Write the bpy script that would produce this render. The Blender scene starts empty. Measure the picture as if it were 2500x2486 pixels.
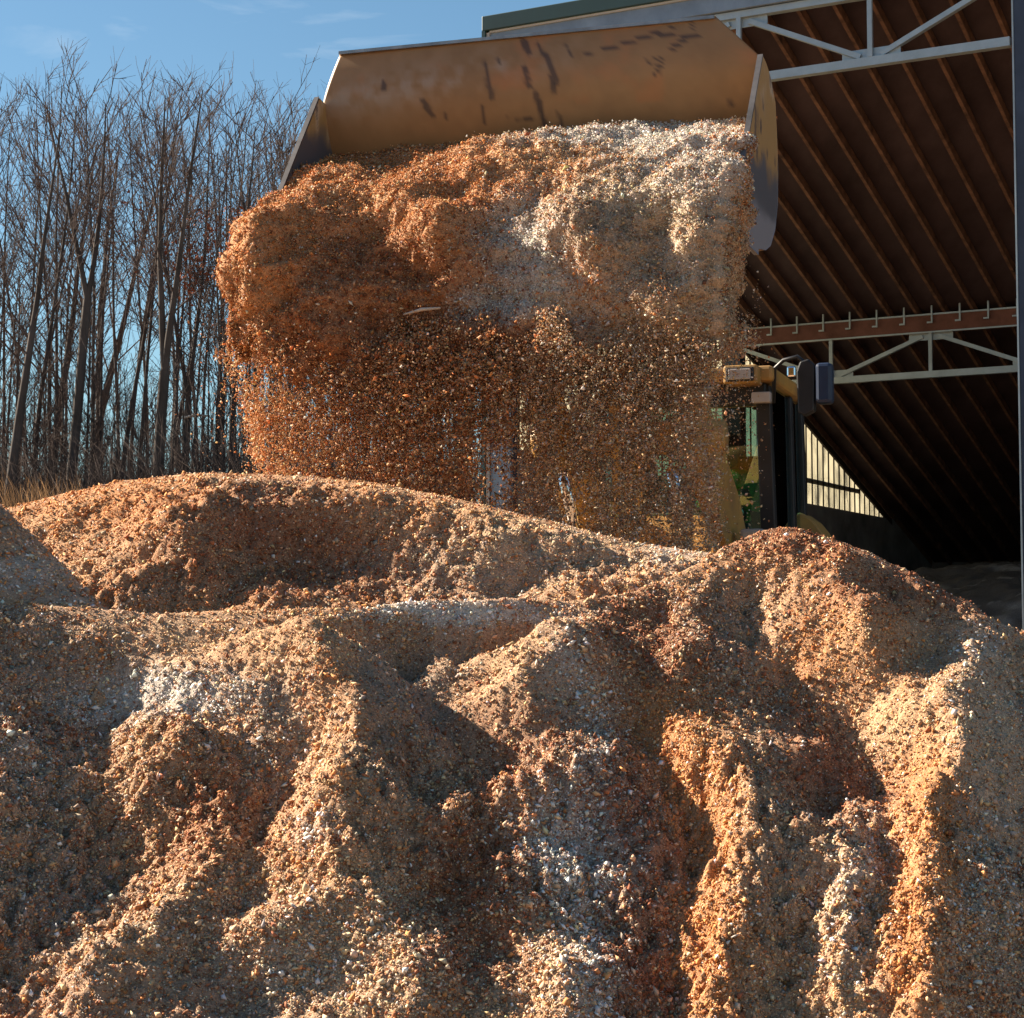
import bpy, bmesh, math, random
import numpy as np
from mathutils import Vector, Matrix, Quaternion

random.seed(7)
RNG = np.random.default_rng(7)
sc = bpy.context.scene
COL = sc.collection

# ------------------------------------------------------------------ camera maths
F = 4700.0
HOR = 1560.0
CAMZ = 1.6
TH = math.atan((HOR - 1243.0) / F)
CT, ST = math.cos(TH), math.sin(TH)


def ray(px, py):
    xc = (px - 1250.0) / F
    yc = (1243.0 - py) / F
    return np.array([xc, CT - yc * ST, ST + yc * CT])


def at_depth(px, py, d):
    r = ray(px, py)
    return np.array([0, 0, CAMZ]) + r * (d / r[1])


def at_height(px, py, z):
    r = ray(px, py)
    return np.array([0, 0, CAMZ]) + r * ((z - CAMZ) / r[2])


def on_plane(px, py, p0, n):
    r = ray(px, py)
    o = np.array([0, 0, CAMZ])
    return o + r * (np.dot(p0 - o, n) / np.dot(r, n))


def project(P):
    P = np.asarray(P, dtype=float)
    x, y, z = P[..., 0], P[..., 1], P[..., 2] - CAMZ
    zc = y * CT + z * ST
    yc = -y * ST + z * CT
    return 1250 + F * x / zc, 1243 - F * yc / zc


# ------------------------------------------------------------------ numpy noise
def _h(ix, iy, iz, seed):
    n = (ix.astype(np.int64) * 374761393 + iy.astype(np.int64) * 668265263
         + iz.astype(np.int64) * 2147483647 + seed * 974634777) & 0xFFFFFFFF
    n = ((n ^ (n >> 13)) * 1274126177) & 0xFFFFFFFF
    n = ((n ^ (n >> 15)) * 2246822519) & 0xFFFFFFFF
    n = n ^ (n >> 16)
    return (n & 0xFFFFFF) / float(0xFFFFFF)


def vnoise(P, seed=0):
    P = np.asarray(P, dtype=float)
    i = np.floor(P).astype(np.int64)
    f = P - i
    f = f * f * f * (f * (f * 6 - 15) + 10)
    r = 0
    for dx in (0, 1):
        wx = f[..., 0] if dx else 1 - f[..., 0]
        for dy in (0, 1):
            wy = f[..., 1] if dy else 1 - f[..., 1]
            for dz in (0, 1):
                wz = f[..., 2] if dz else 1 - f[..., 2]
                r = r + wx * wy * wz * _h(i[..., 0] + dx, i[..., 1] + dy, i[..., 2] + dz, seed)
    return r * 2 - 1


def fbm(P, oct=4, seed=0, gain=0.5, lac=2.03):
    P = np.asarray(P, dtype=float)
    a, s, t = 1.0, 0, 0
    for k in range(oct):
        s = s + a * vnoise(P, seed + k * 17)
        t += a
        a *= gain
        P = P * lac + 3.1
    return s / t


def sstep(a, b, x):
    t = np.clip((np.asarray(x, dtype=float) - a) / (b - a), 0, 1)
    return t * t * (3 - 2 * t)


# ------------------------------------------------------------------ object helpers
def tag(o, label=None, cat=None, group=None, kind=None):
    if label: o['label'] = label
    if cat: o['category'] = cat
    if group: o['group'] = group
    if kind: o['kind'] = kind
    return o


def thing(name, label, cat, loc=(0, 0, 0), group=None):
    o = bpy.data.objects.new(name, None)
    o.empty_display_size = 0.3
    COL.objects.link(o)
    o.location = loc
    return tag(o, label, cat, group)


def root_off(parent):
    v = np.zeros(3)
    while parent is not None:
        v += np.array(parent.location)
        parent = parent.parent
    return v


def link_mesh(name, me, mat, parent=None):
    o = bpy.data.objects.new(name, me)
    COL.objects.link(o)
    mats = mat if isinstance(mat, (list, tuple)) else [mat]
    for m in mats:
        if m: me.materials.append(m)
    if parent is not None: o.parent = parent
    return o


def np_mesh(name, V, loops, sizes, mat, parent=None, colors=None, smooth=False, extra=None):
    """V (n,3) world coordinates, flat loop indices and face sizes"""
    V = np.asarray(V, dtype=np.float32) - root_off(parent).astype(np.float32)
    me = bpy.data.meshes.new(name)
    me.vertices.add(len(V))
    me.vertices.foreach_set('co', V.ravel())
    loops = np.asarray(loops, dtype=np.int32).ravel()
    sizes = np.asarray(sizes, dtype=np.int32)
    me.loops.add(len(loops))
    me.loops.foreach_set('vertex_index', loops)
    me.polygons.add(len(sizes))
    st = np.concatenate([[0], np.cumsum(sizes)[:-1]]).astype(np.int32)
    me.polygons.foreach_set('loop_start', st)
    if smooth:
        me.polygons.foreach_set('use_smooth', np.ones(len(sizes), dtype=bool))
    for nm, arr in ([('Col', colors)] if colors is not None else []) + list((extra or {}).items()):
        a = me.color_attributes.new(nm, 'FLOAT_COLOR', 'POINT')
        c = np.ones((len(V), 4), dtype=np.float32)
        c[:, :3] = arr
        a.data.foreach_set('color', c.ravel())
    me.update(calc_edges=True)
    me.validate(clean_customdata=False)
    return link_mesh(name, me, mat, parent)


def grid_mesh(name, G, mat, parent=None, colors=None, smooth=True, extra=None):
    n, m = G.shape[:2]
    idx = np.arange(n * m).reshape(n, m)
    q = np.stack([idx[:-1, :-1], idx[1:, :-1], idx[1:, 1:], idx[:-1, 1:]], -1).reshape(-1, 4)
    return np_mesh(name, G.reshape(-1, 3), q, np.full(len(q), 4), mat, parent,
                   None if colors is None else colors.reshape(-1, 3), smooth,
                   None if not extra else {k: v.reshape(-1, 3) for k, v in extra.items()})


class MB:
    """collects boxes, bars, prisms, tubes; world coordinates"""
    def __init__(s):
        s.v, s.f, s.sm = [], [], []

    def add(s, vs, fs, smooth=False):
        k = len(s.v)
        s.v += [tuple(float(c) for c in p) for p in vs]
        for f in fs:
            s.f.append(tuple(k + i for i in f))
            s.sm.append(smooth)
        return s

    def hexa(s, c):   # 8 corners: bottom 4 ccw, top 4 ccw
        return s.add(c, [(3, 2, 1, 0), (4, 5, 6, 7), (0, 1, 5, 4), (1, 2, 6, 5), (2, 3, 7, 6), (3, 0, 4, 7)])

    def box(s, o, ax, ay, az, x0, x1, y0, y1, z0, z1):
        o, ax, ay, az = map(np.asarray, (o, ax, ay, az))
        P = lambda x, y, z: o + ax * x + ay * y + az * z
        return s.hexa([P(x0, y0, z0), P(x1, y0, z0), P(x1, y1, z0), P(x0, y1, z0),
                       P(x0, y0, z1), P(x1, y0, z1), P(x1, y1, z1), P(x0, y1, z1)])

    def bar(s, a, b, w, h, up=(0, 0, 1)):
        a, b, up = np.asarray(a, float), np.asarray(b, float), np.asarray(up, float)
        d = (b - a) / np.linalg.norm(b - a)
        sx = np.cross(d, up)
        sx /= np.linalg.norm(sx)
        sz = np.cross(sx, d)
        c = []
        for p in (a, b):
            c += [p - sx * w / 2 - sz * h / 2, p + sx * w / 2 - sz * h / 2, p + sx * w / 2 + sz * h / 2, p - sx * w / 2 + sz * h / 2]
        return s.hexa(c)

    def prism(s, pts, n):   # extrude a planar polygon by vector n
        n = np.asarray(n, float)
        k = len(pts)
        vs = [np.asarray(p, float) for p in pts] + [np.asarray(p, float) + n for p in pts]
        fs = [tuple(range(k - 1, -1, -1)), tuple(range(k, 2 * k))]
        fs += [(i, (i + 1) % k, k + (i + 1) % k, k + i) for i in range(k)]
        return s.add(vs, fs)

    def tube(s, pts, rad, k=8, cap=True):
        pts = [np.asarray(p, float) for p in pts]
        n = len(pts)
        if not hasattr(rad, '__len__'): rad = [rad] * n
        vs, fs = [], []
        ref = np.array([0.13, 0.97, 0.21])
        for i in range(n):
            d = pts[min(i + 1, n - 1)] - pts[max(i - 1, 0)]
            d = d / (np.linalg.norm(d) + 1e-9)
            if abs(d @ ref) > 0.95: ref = np.array([0.9, 0.1, 0.4])
            a = np.cross(d, ref); a /= np.linalg.norm(a)
            b = np.cross(d, a)
            for j in range(k):
                t = 2 * math.pi * j / k
                vs.append(pts[i] + (a * math.cos(t) + b * math.sin(t)) * rad[i])
        for i in range(n - 1):
            for j in range(k):
                fs.append((i * k + j, i * k + (j + 1) % k, (i + 1) * k + (j + 1) % k, (i + 1) * k + j))
        if cap:
            fs.append(tuple(range(k - 1, -1, -1)))
            fs.append(tuple(range((n - 1) * k, n * k)))
        return s.add(vs, fs, smooth=True)

    def lathe(s, c, axis, prof, k=28):   # prof: (along axis, radius)
        c, axis = np.asarray(c, float), np.asarray(axis, float)
        return s.tube_prof(c, axis, prof, k)

    def tube_prof(s, c, axis, prof, k):
        axis = axis / np.linalg.norm(axis)
        ref = np.array([0, 0, 1.0]) if abs(axis[2]) < 0.9 else np.array([1.0, 0, 0])
        a = np.cross(axis, ref); a /= np.linalg.norm(a)
        b = np.cross(axis, a)
        vs, fs = [], []
        for (h, r) in prof:
            for j in range(k):
                t = 2 * math.pi * j / k
                vs.append(c + axis * h + (a * math.cos(t) + b * math.sin(t)) * r)
        for i in range(len(prof) - 1):
            for j in range(k):
                fs.append((i * k + j, i * k + (j + 1) % k, (i + 1) * k + (j + 1) % k, (i + 1) * k + j))
        return s.add(vs, fs, smooth=True)

    def build(s, name, mat, parent=None, bevel=0.0):
        me = bpy.data.meshes.new(name)
        off = root_off(parent)
        me.from_pydata([tuple(np.array(p) - off) for p in s.v], [], s.f)
        me.polygons.foreach_set('use_smooth', s.sm)
        me.update()
        bm = bmesh.new(); bm.from_mesh(me)
        bmesh.ops.recalc_face_normals(bm, faces=bm.faces)
        bm.to_mesh(me); bm.free()
        o = link_mesh(name, me, mat, parent)
        if bevel:
            m = o.modifiers.new('bevel', 'BEVEL')
            m.width = bevel; m.segments = 2; m.limit_method = 'ANGLE'
        return o


# ------------------------------------------------------------------ materials
def new_mat(name):
    m = bpy.data.materials.new(name)
    m.use_nodes = True
    nt = m.node_tree
    return m, nt, nt.nodes['Principled BSDF']


def mat_plain(name, col, rough=0.6, metal=0.0, var=0.25, scale=4.0, dirt=None, bump=0.0, bscale=30.0, stretch=(1, 1, 1), spec=0.4):
    m, nt, b = new_mat(name)
    N, L = nt.nodes, nt.links
    tc = N.new('ShaderNodeTexCoord')
    mp = N.new('ShaderNodeMapping'); mp.inputs['Scale'].default_value = stretch
    L.new(tc.outputs['Object'], mp.inputs['Vector'])
    no = N.new('ShaderNodeTexNoise'); no.inputs['Scale'].default_value = scale; no.inputs['Detail'].default_value = 8
    no.inputs['Roughness'].default_value = 0.65
    L.new(mp.outputs[0], no.inputs['Vector'])
    rp = N.new('ShaderNodeValToRGB')
    rp.color_ramp.elements[0].position = 0.3
    rp.color_ramp.elements[1].position = 0.7
    d = dirt if dirt else tuple(c * (1 - var * 1.4) for c in col)
    h = tuple(min(1, c * (1 + var)) for c in col)
    rp.color_ramp.elements[0].color = (*d, 1)
    rp.color_ramp.elements[1].color = (*h, 1)
    L.new(no.outputs['Fac'], rp.inputs['Fac'])
    L.new(rp.outputs['Color'], b.inputs['Base Color'])
    b.inputs['Roughness'].default_value = rough
    b.inputs['Metallic'].default_value = metal
    b.inputs['Specular IOR Level'].default_value = spec
    if bump:
        n2 = N.new('ShaderNodeTexNoise'); n2.inputs['Scale'].default_value = bscale; n2.inputs['Detail'].default_value = 6
        L.new(mp.outputs[0], n2.inputs['Vector'])
        bp = N.new('ShaderNodeBump'); bp.inputs['Strength'].default_value = bump; bp.inputs['Distance'].default_value = 0.02
        L.new(n2.outputs['Fac'], bp.inputs['Height'])
        L.new(bp.outputs[0], b.inputs['Normal'])
    return m


def mat_chip(name, bump=0.0, rough=0.9, trans=0.0):
    m, nt, b = new_mat(name)
    N, L = nt.nodes, nt.links
    at = N.new('ShaderNodeAttribute'); at.attribute_name = 'Col'
    b.inputs['Roughness'].default_value = rough
    b.inputs['Specular IOR Level'].default_value = 0.15
    if bump:
        tc = N.new('ShaderNodeTexCoord')
        no = N.new('ShaderNodeTexNoise'); no.inputs['Scale'].default_value = 90; no.inputs['Detail'].default_value = 5
        no.inputs['Roughness'].default_value = 0.7
        L.new(tc.outputs['Object'], no.inputs['Vector'])
        mr = N.new('ShaderNodeMapRange'); mr.inputs['To Min'].default_value = 0.45; mr.inputs['To Max'].default_value = 1.45
        mr.inputs['From Min'].default_value = 0.3; mr.inputs['From Max'].default_value = 0.7
        L.new(no.outputs['Fac'], mr.inputs['Value'])
        mx = N.new('ShaderNodeMix'); mx.data_type = 'RGBA'; mx.blend_type = 'MULTIPLY'; mx.inputs['Factor'].default_value = 1
        L.new(at.outputs['Color'], mx.inputs['A']); L.new(mr.outputs[0], mx.inputs['B'])
        L.new(mx.outputs['Result'], b.inputs['Base Color'])
        bp = N.new('ShaderNodeBump'); bp.inputs['Strength'].default_value = bump; bp.inputs['Distance'].default_value = 0.012
        L.new(no.outputs['Fac'], bp.inputs['Height']); L.new(bp.outputs[0], b.inputs['Normal'])
    else:
        L.new(at.outputs['Color'], b.inputs['Base Color'])
        if trans:
            tl_ = N.new('ShaderNodeBsdfTranslucent'); L.new(at.outputs['Color'], tl_.inputs[0])
            ms_ = N.new('ShaderNodeMixShader'); ms_.inputs[0].default_value = trans
            L.new(b.outputs[0], ms_.inputs[1]); L.new(tl_.outputs[0], ms_.inputs[2])
            L.new(ms_.outputs[0], N['Material Output'].inputs[0])
    return m


def mat_glass(name, tint, refl=0.25):
    m, nt, b = new_mat(name)
    N, L = nt.nodes, nt.links
    nt.nodes.remove(b)
    tr = N.new('ShaderNodeBsdfTransparent'); tr.inputs[0].default_value = (*tint, 1)
    gl = N.new('ShaderNodeBsdfGlossy'); gl.inputs['Roughness'].default_value = 0.03; gl.inputs[0].default_value = (0.8, 0.95, 0.95, 1)
    fr = N.new('ShaderNodeFresnel'); fr.inputs[0].default_value = 1.5
    ad = N.new('ShaderNodeMath'); ad.operation = 'MULTIPLY_ADD'; ad.inputs[1].default_value = 1.0; ad.inputs[2].default_value = refl * 0.4
    L.new(fr.outputs[0], ad.inputs[0])
    mx = N.new('ShaderNodeMixShader')
    L.new(ad.outputs[0], mx.inputs[0]); L.new(tr.outputs[0], mx.inputs[1]); L.new(gl.outputs[0], mx.inputs[2])
    L.new(mx.outputs[0], N['Material Output'].inputs[0])
    return m


M = {}
M['pile'] = mat_chip('mulch_body', bump=0.9)
M['chip'] = mat_chip('wood_chip', trans=0.08)
M['airchip'] = mat_chip('loose_airborne_chip', trans=0.32)
M['bark'] = mat_plain('bark', (0.07, 0.062, 0.059), 0.95, var=0.4, scale=3, bump=0.5, bscale=14, stretch=(1, 1, 0.25), spec=0.1)
M['twig'] = mat_plain('twig_bark', (0.085, 0.062, 0.055), 0.95, var=0.3, scale=2, spec=0.1)
M['leaf'] = mat_plain('dead_leaf', (0.25, 0.075, 0.035), 0.8, var=0.4, scale=6, spec=0.2)
M['palewood'] = mat_plain('pale_dead_wood', (0.5, 0.43, 0.36), 0.8, var=0.2)
M['green_trim'] = mat_plain('green_trim', (0.012, 0.045, 0.05), 0.45, var=0.15, scale=1.5)
M['header'] = mat_plain('galvanised_panel', (0.20, 0.26, 0.33), 0.5, 0.25, var=0.16, scale=2.2, dirt=(0.14, 0.19, 0.25))
M['cream'] = mat_plain('pale_metal_edge', (0.42, 0.43, 0.42), 0.5, var=0.1)
M['galv'] = mat_plain('galvanised_truss_steel', (0.33, 0.40, 0.44), 0.42, 0.35, var=0.14, scale=3)
M['post'] = mat_plain('painted_steel_post', (0.04, 0.055, 0.09), 0.5, 0.2, var=0.2, scale=2)
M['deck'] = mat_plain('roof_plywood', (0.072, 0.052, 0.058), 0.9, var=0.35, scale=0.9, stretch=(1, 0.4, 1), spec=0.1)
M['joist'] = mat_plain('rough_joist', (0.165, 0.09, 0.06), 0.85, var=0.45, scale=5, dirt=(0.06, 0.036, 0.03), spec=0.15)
M['redbeam'] = mat_plain('red_brown_beam', (0.15, 0.072, 0.058), 0.8, var=0.25, scale=3, spec=0.2)
M['stud'] = mat_plain('dark_stud', (0.05, 0.04, 0.035), 0.9, var=0.2, spec=0.1)
M['concrete'] = mat_plain('stained_concrete', (0.26, 0.25, 0.245), 0.9, var=0.4, scale=1.3, bump=0.3)
M['dkpanel'] = mat_plain('dark_wall_board', (0.12, 0.105, 0.10), 0.9, var=0.3, scale=1.2)
M['yellow'] = mat_plain('machine_yellow', (0.42, 0.235, 0.05), 0.5, var=0.14, scale=2.5, dirt=(0.22, 0.13, 0.06))
M['black'] = mat_plain('black_plastic', (0.016, 0.017, 0.02), 0.45, var=0.3)
M['navy'] = mat_plain('navy_plastic', (0.02, 0.035, 0.075), 0.4, var=0.2)
M['rubber'] = mat_plain('tyre_rubber', (0.022, 0.021, 0.02), 0.85, var=0.3, bump=0.3)
M['steel'] = mat_plain('worn_steel', (0.30, 0.29, 0.29), 0.38, 0.75, var=0.25, scale=6)
M['darksteel'] = mat_plain('dull_dark_steel', (0.14, 0.13, 0.13), 0.5, 0.5, var=0.3, scale=6)
M['chrome'] = mat_plain('cylinder_rod', (0.75, 0.75, 0.76), 0.12, 1.0, var=0.03)
M['lamp'] = mat_plain('lamp_lens', (0.40, 0.36, 0.33), 0.25, var=0.1)
M['mirror'] = mat_plain('mirror_glass', (0.85, 0.87, 0.9), 0.04, 1.0, var=0.02)
M['glass'] = mat_glass('cab_glass', (0.42, 0.60, 0.60))
M['skin'] = mat_plain('skin', (0.50, 0.29, 0.2), 0.55, var=0.1)
M['hivis'] = mat_plain('green_hivis_cloth', (0.16, 0.62, 0.08), 0.8, var=0.2, scale=9)
M['denim'] = mat_plain('dark_trousers', (0.035, 0.045, 0.075), 0.85, var=0.2)
M['grass'] = mat_plain('dry_grass', (0.34, 0.20, 0.10), 0.9, var=0.35, scale=1.5, spec=0.1)
M['brush'] = mat_plain('bare_brush', (0.075, 0.06, 0.055), 0.95, var=0.4, scale=1, spec=0.1)
M['ground'] = mat_plain('trodden_soil', (0.27, 0.18, 0.115), 0.95, var=0.4, scale=0.7, bump=0.6, bscale=8, spec=0.1)

# ------------------------------------------------------------------ render, world, sun, camera
SUN_E = math.radians(31)
sh = np.array([-0.899, 0.438]); sh /= np.linalg.norm(sh)
SUN = np.array([sh[0] * math.cos(SUN_E), sh[1] * math.cos(SUN_E), math.sin(SUN_E)])
w = bpy.data.worlds.new('World'); sc.world = w
w.use_nodes = True
nt = w.node_tree; N, L = nt.nodes, nt.links
bg = N['Background']
sky = N.new('ShaderNodeTexSky'); sky.sky_type = 'NISHITA'; sky.sun_disc = False
sky.sun_elevation = SUN_E
sky.sun_rotation = math.atan2(sh[0], sh[1])
sky.altitude = 200; sky.air_density = 1.15; sky.dust_density = 0.25; sky.ozone_density = 2.6
tc = N.new('ShaderNodeTexCoord')
mp = N.new('ShaderNodeMapping'); mp.inputs['Rotation'].default_value = (0.25, 0.62, 0.1); mp.inputs['Scale'].default_value = (5.0, 3.0, 26.0)
mp.inputs['Location'].default_value = (0.4, 0.1, 0.65)
L.new(tc.outputs['Generated'], mp.inputs['Vector'])
cn = N.new('ShaderNodeTexNoise'); cn.inputs['Scale'].default_value = 1.3; cn.inputs['Detail'].default_value = 7; cn.inputs['Roughness'].default_value = 0.55
cn.inputs['Distortion'].default_value = 0.6
L.new(mp.outputs[0], cn.inputs['Vector'])
cr = N.new('ShaderNodeValToRGB'); cr.color_ramp.elements[0].position = 0.62; cr.color_ramp.elements[1].position = 0.85
cr.color_ramp.elements[0].color = (0, 0, 0, 1); cr.color_ramp.elements[1].color = (0.4, 0.4, 0.4, 1)
L.new(cn.outputs['Fac'], cr.inputs['Fac'])
cm = N.new('ShaderNodeMix'); cm.data_type = 'RGBA'
cm.inputs['B'].default_value = (7.5, 8.3, 9.0, 1)
L.new(cr.outputs['Color'], cm.inputs['Factor']); tn = N.new('ShaderNodeMix'); tn.data_type = 'RGBA'; tn.blend_type = 'MULTIPLY'; tn.inputs['Factor'].default_value = 1
tn.inputs['B'].default_value = (0.82, 1.0, 1.02, 1)
L.new(sky.outputs[0], tn.inputs['A']); L.new(tn.outputs['Result'], cm.inputs['A'])
L.new(cm.outputs['Result'], bg.inputs['Color'])
bg.inputs['Strength'].default_value = 0.031

sl = bpy.data.lights.new('sun', 'SUN'); sl.energy = 5.0; sl.angle = math.radians(0.5); sl.color = (1.0, 0.86, 0.68)
so = bpy.data.objects.new('sun', sl); COL.objects.link(so)
so.rotation_euler = Vector(-SUN).to_track_quat('-Z', 'Y').to_euler()
so.location = Vector(SUN) * 60

cd = bpy.data.cameras.new('camera'); cam = bpy.data.objects.new('camera', cd); COL.objects.link(cam)
cam.location = (0, 0, CAMZ); cam.rotation_euler = (math.pi / 2 + TH, 0, 0)
cd.sensor_fit = 'HORIZONTAL'; cd.sensor_width = 36; cd.lens = 36 * F / 2500; cd.clip_end = 3000; cd.clip_start = 0.05
sc.camera = cam
sc.view_settings.view_transform = 'Standard'; sc.view_settings.look = 'None'
sc.view_settings.exposure = 1.95; sc.view_settings.gamma = 1
sc.render.engine = 'CYCLES'
sc.cycles.use_denoising = True
sc.cycles.denoiser = 'OPENIMAGEDENOISE'
sc.cycles.denoising_input_passes = 'RGB_ALBEDO_NORMAL'
sc.cycles.max_bounces = 6; sc.cycles.transparent_max_bounces = 12
sc.cycles.diffuse_bounces = 5; sc.cycles.glossy_bounces = 3

# ------------------------------------------------------------------ ground
UB = np.array([0.884, -0.468, 0.0]); UB /= np.linalg.norm(UB)
VB = np.array([-UB[1], UB[0], 0.0])
D0 = 23.65
CB = np.array([-0.277, D0, 0.0])


def ground_z(X, Y):
    X = np.asarray(X, float); Y = np.asarray(Y, float)
    left = -((X - CB[0]) * UB[0] + (Y - CB[1]) * UB[1])
    z = 0.35 * sstep(9, 14, Y)
    z = z + 3.6 * sstep(24, 38, Y) * sstep(1.0, 7.0, left)
    z = z + 0.12 * fbm(np.stack([X * 0.15, Y * 0.15, X * 0], -1), 3, 5) * sstep(15, 30, Y)
    return z


g1 = np.concatenate([-np.geomspace(2500, 62, 18), np.linspace(-60, 60, 121), np.geomspace(62, 2500, 18)])
g2 = np.concatenate([-np.geomspace(600, 22, 8), np.linspace(-20, 100, 121), np.geomspace(103, 2800, 20)])
GX, GY = np.meshgrid(g1, g2, indexing='ij')
tag(grid_mesh('ground', np.stack([GX, GY, ground_z(GX, GY)], -1), M['ground']), kind='structure')

# ------------------------------------------------------------------ mulch colour mixing
PAL = np.array([[0.55, 0.24, 0.09],    # 0 orange
                [0.64, 0.41, 0.235],    # 1 tan
                [0.27, 0.10, 0.05],     # 2 dark red brown
                [0.60, 0.47, 0.33],     # 3 pale
                [0.74, 0.70, 0.64],     # 4 white
                [0.33, 0.27, 0.22]])    # 5 grey


def weights(P, base, blobs, seed, nscale=1.0):
    W = np.tile(np.array(base, float), (len(P), 1))
    for k in range(6):
        W[:, k] *= np.exp(1.7 * fbm(P * (2.2 * nscale), 3, seed + 31 * k))
    px, py = project(P)
    wob = 26 * fbm(P * 7, 3, seed + 400)
    for (cx, cy, rx, ry, k, a) in blobs:
        d2 = ((px + wob - cx) / rx) ** 2 + ((py + wob - cy) / ry) ** 2
        W[:, k] += a * np.exp(-d2)
    return W / W.sum(1, keepdims=True)


def mixcol(W):
    return W @ PAL


def pickcol(W, rng):
    c = np.cumsum(W ** 1.25 / (W ** 1.25).sum(1, keepdims=True), 1)
    i = (rng.random((len(W), 1)) > c).sum(1).clip(0, 5)
    i = np.where(rng.random(len(W)) < 0.022, 4, i)
    col = PAL[i] * np.exp(rng.normal(-0.02, 0.25, (len(W), 1))) * rng.uniform(0.92, 1.08, (len(W), 3))
    return np.clip(0.9 * col + 0.1 * mixcol(W), 0.01, 0.85)


OCT_F = np.array([[0, 2, 4], [2, 1, 4], [1, 3, 4], [3, 0, 4], [2, 0, 5], [1, 2, 5], [3, 1, 5], [0, 3, 5]])


def chip_mesh(name, P, size, col, rng, mat, parent=None, normals=None, tilt=0.7, flat=(0.35, 0.75), long=(0.8, 1.75)):
    n = len(P)
    q = rng.normal(size=(n, 4)); q /= np.linalg.norm(q, axis=1, keepdims=True)
    ww, x, y, z = q.T
    R = np.stack([np.stack([1 - 2 * (y * y + z * z), 2 * (x * y - z * ww), 2 * (x * z + y * ww)], -1),
                  np.stack([2 * (x * y + z * ww), 1 - 2 * (x * x + z * z), 2 * (y * z - x * ww)], -1),
                  np.stack([2 * (x * z - y * ww), 2 * (y * z + x * ww), 1 - 2 * (x * x + y * y)], -1)], 1)
    if normals is not None:
        c = normals + tilt * rng.normal(size=(n, 3)); c /= np.linalg.norm(c, axis=1, keepdims=True)
        a = R[:, :, 0]; a = a - (a * c).sum(1, keepdims=True) * c
        a /= np.linalg.norm(a, axis=1, keepdims=True) + 1e-9
        R = np.stack([a, np.cross(c, a), c], -1)
    hs = size[:, None] * 0.5
    S = np.stack([rng.uniform(*long, n), rng.uniform(0.7, 1.1, n), rng.uniform(*flat, n)], -1) * hs
    B = np.array([[-1, 0, 0], [1, 0, 0], [0, -1, 0], [0, 1, 0], [0, 0, 1], [0, 0, -1.0]])
    V = B[None] * S[:, None, :]
    V = V * rng.uniform(0.65, 1.3, (n, 6, 1)) + rng.normal(size=(n, 6, 3)) * 0.16 * hs[:, None]
    V = np.einsum('nij,nkj->nki', R, V) + P[:, None, :]
    Fc = (OCT_F[None] + 6 * np.arange(n)[:, None, None]).reshape(-1, 3)
    C = np.repeat(col, 6, axis=0)
    return np_mesh(name, V.reshape(-1, 3), Fc, np.full(len(Fc), 3), mat, parent, C)


def hf_chips(X, Y, Z, n, rng, dens=None):
    """random points on a height field grid, with normals"""
    nx, ny = X.shape
    P00 = np.stack([X, Y, Z], -1)
    a = P00[1:, :-1] - P00[:-1, :-1]; b = P00[:-1, 1:] - P00[:-1, :-1]
    nr = np.cross(a, b); ar = np.linalg.norm(nr, axis=-1)
    w_ = ar.copy()
    cen = P00[:-1, :-1] + 0.5 * (a + b)
    px, py = project(cen)
    w_ *= ((px > -150) & (px < 2650) & (py > 900) & (py < 2680))
    nv = nr / (ar[..., None] + 1e-12)
    nv *= np.sign(nv[..., 2:3] + 1e-9)
    view = np.array([0, 0, CAMZ]) - cen
    view /= np.linalg.norm(view, axis=-1, keepdims=True)
    w_ *= 0.12 + np.clip((nv * view).sum(-1) + 0.12, 0, 1)
    if dens is not None: w_ *= dens(cen)
    p = (w_ / w_.sum()).ravel()
    k = rng.choice(len(p), n, p=p)
    i, j = np.unravel_index(k, w_.shape)
    s, t = rng.random((2, n))
    Q = P00[i, j] + a[i, j] * s[:, None] + b[i, j] * t[:, None]
    return Q, nv[i, j]


def crest_arrays(pts):
    W_ = np.array([at_depth(px, py, d) for px, py, d in pts])
    return W_[:, 0], W_[:, 1], W_[:, 2]


def slope_field(px, py, strokes, wob):
    """+1 where the flank faces the sunny side, -1 where it falls away from it; strokes: (points, half width, value)"""
    x = px / 1.294 + wob[0]; y = py / 1.294 + wob[1]
    num = np.zeros(px.shape); den = np.full(px.shape, 0.25)
    for pts, hw, val in strokes:
        pts = np.array(pts, float)
        best = np.full(px.shape, 1e9)
        for k in range(max(1, len(pts) - 1)):
            a = pts[k]; b = pts[min(k + 1, len(pts) - 1)]
            ab = b - a; L2 = ab @ ab + 1e-9
            t = np.clip(((x - a[0]) * ab[0] + (y - a[1]) * ab[1]) / L2, 0, 1)
            best = np.minimum(best, np.hypot(x - a[0] - ab[0] * t, y - a[1] - ab[1] * t))
        w_ = np.exp(-(best / hw) ** 4) * (60.0 / hw) ** 0.7
        num += w_ * val; den += w_
    return num / den


def box1(A, n, axis):
    k = np.ones(n) / n
    return np.apply_along_axis(lambda v: np.convolve(np.pad(v, n // 2, mode='edge'), k, 'valid')[:len(v)], axis, A)


def carve(T, dx, win, amp):
    """integrate the slope field from the sunny side (-X) to the shaded side, without drift"""
    T = T - box1(box1(T, win, 0), win, 0)
    H = np.cumsum(T, 0) * dx * amp
    H = H - box1(box1(H, win, 0), win, 0)
    return box1(box1(H, 9, 1), 7, 1)


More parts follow.
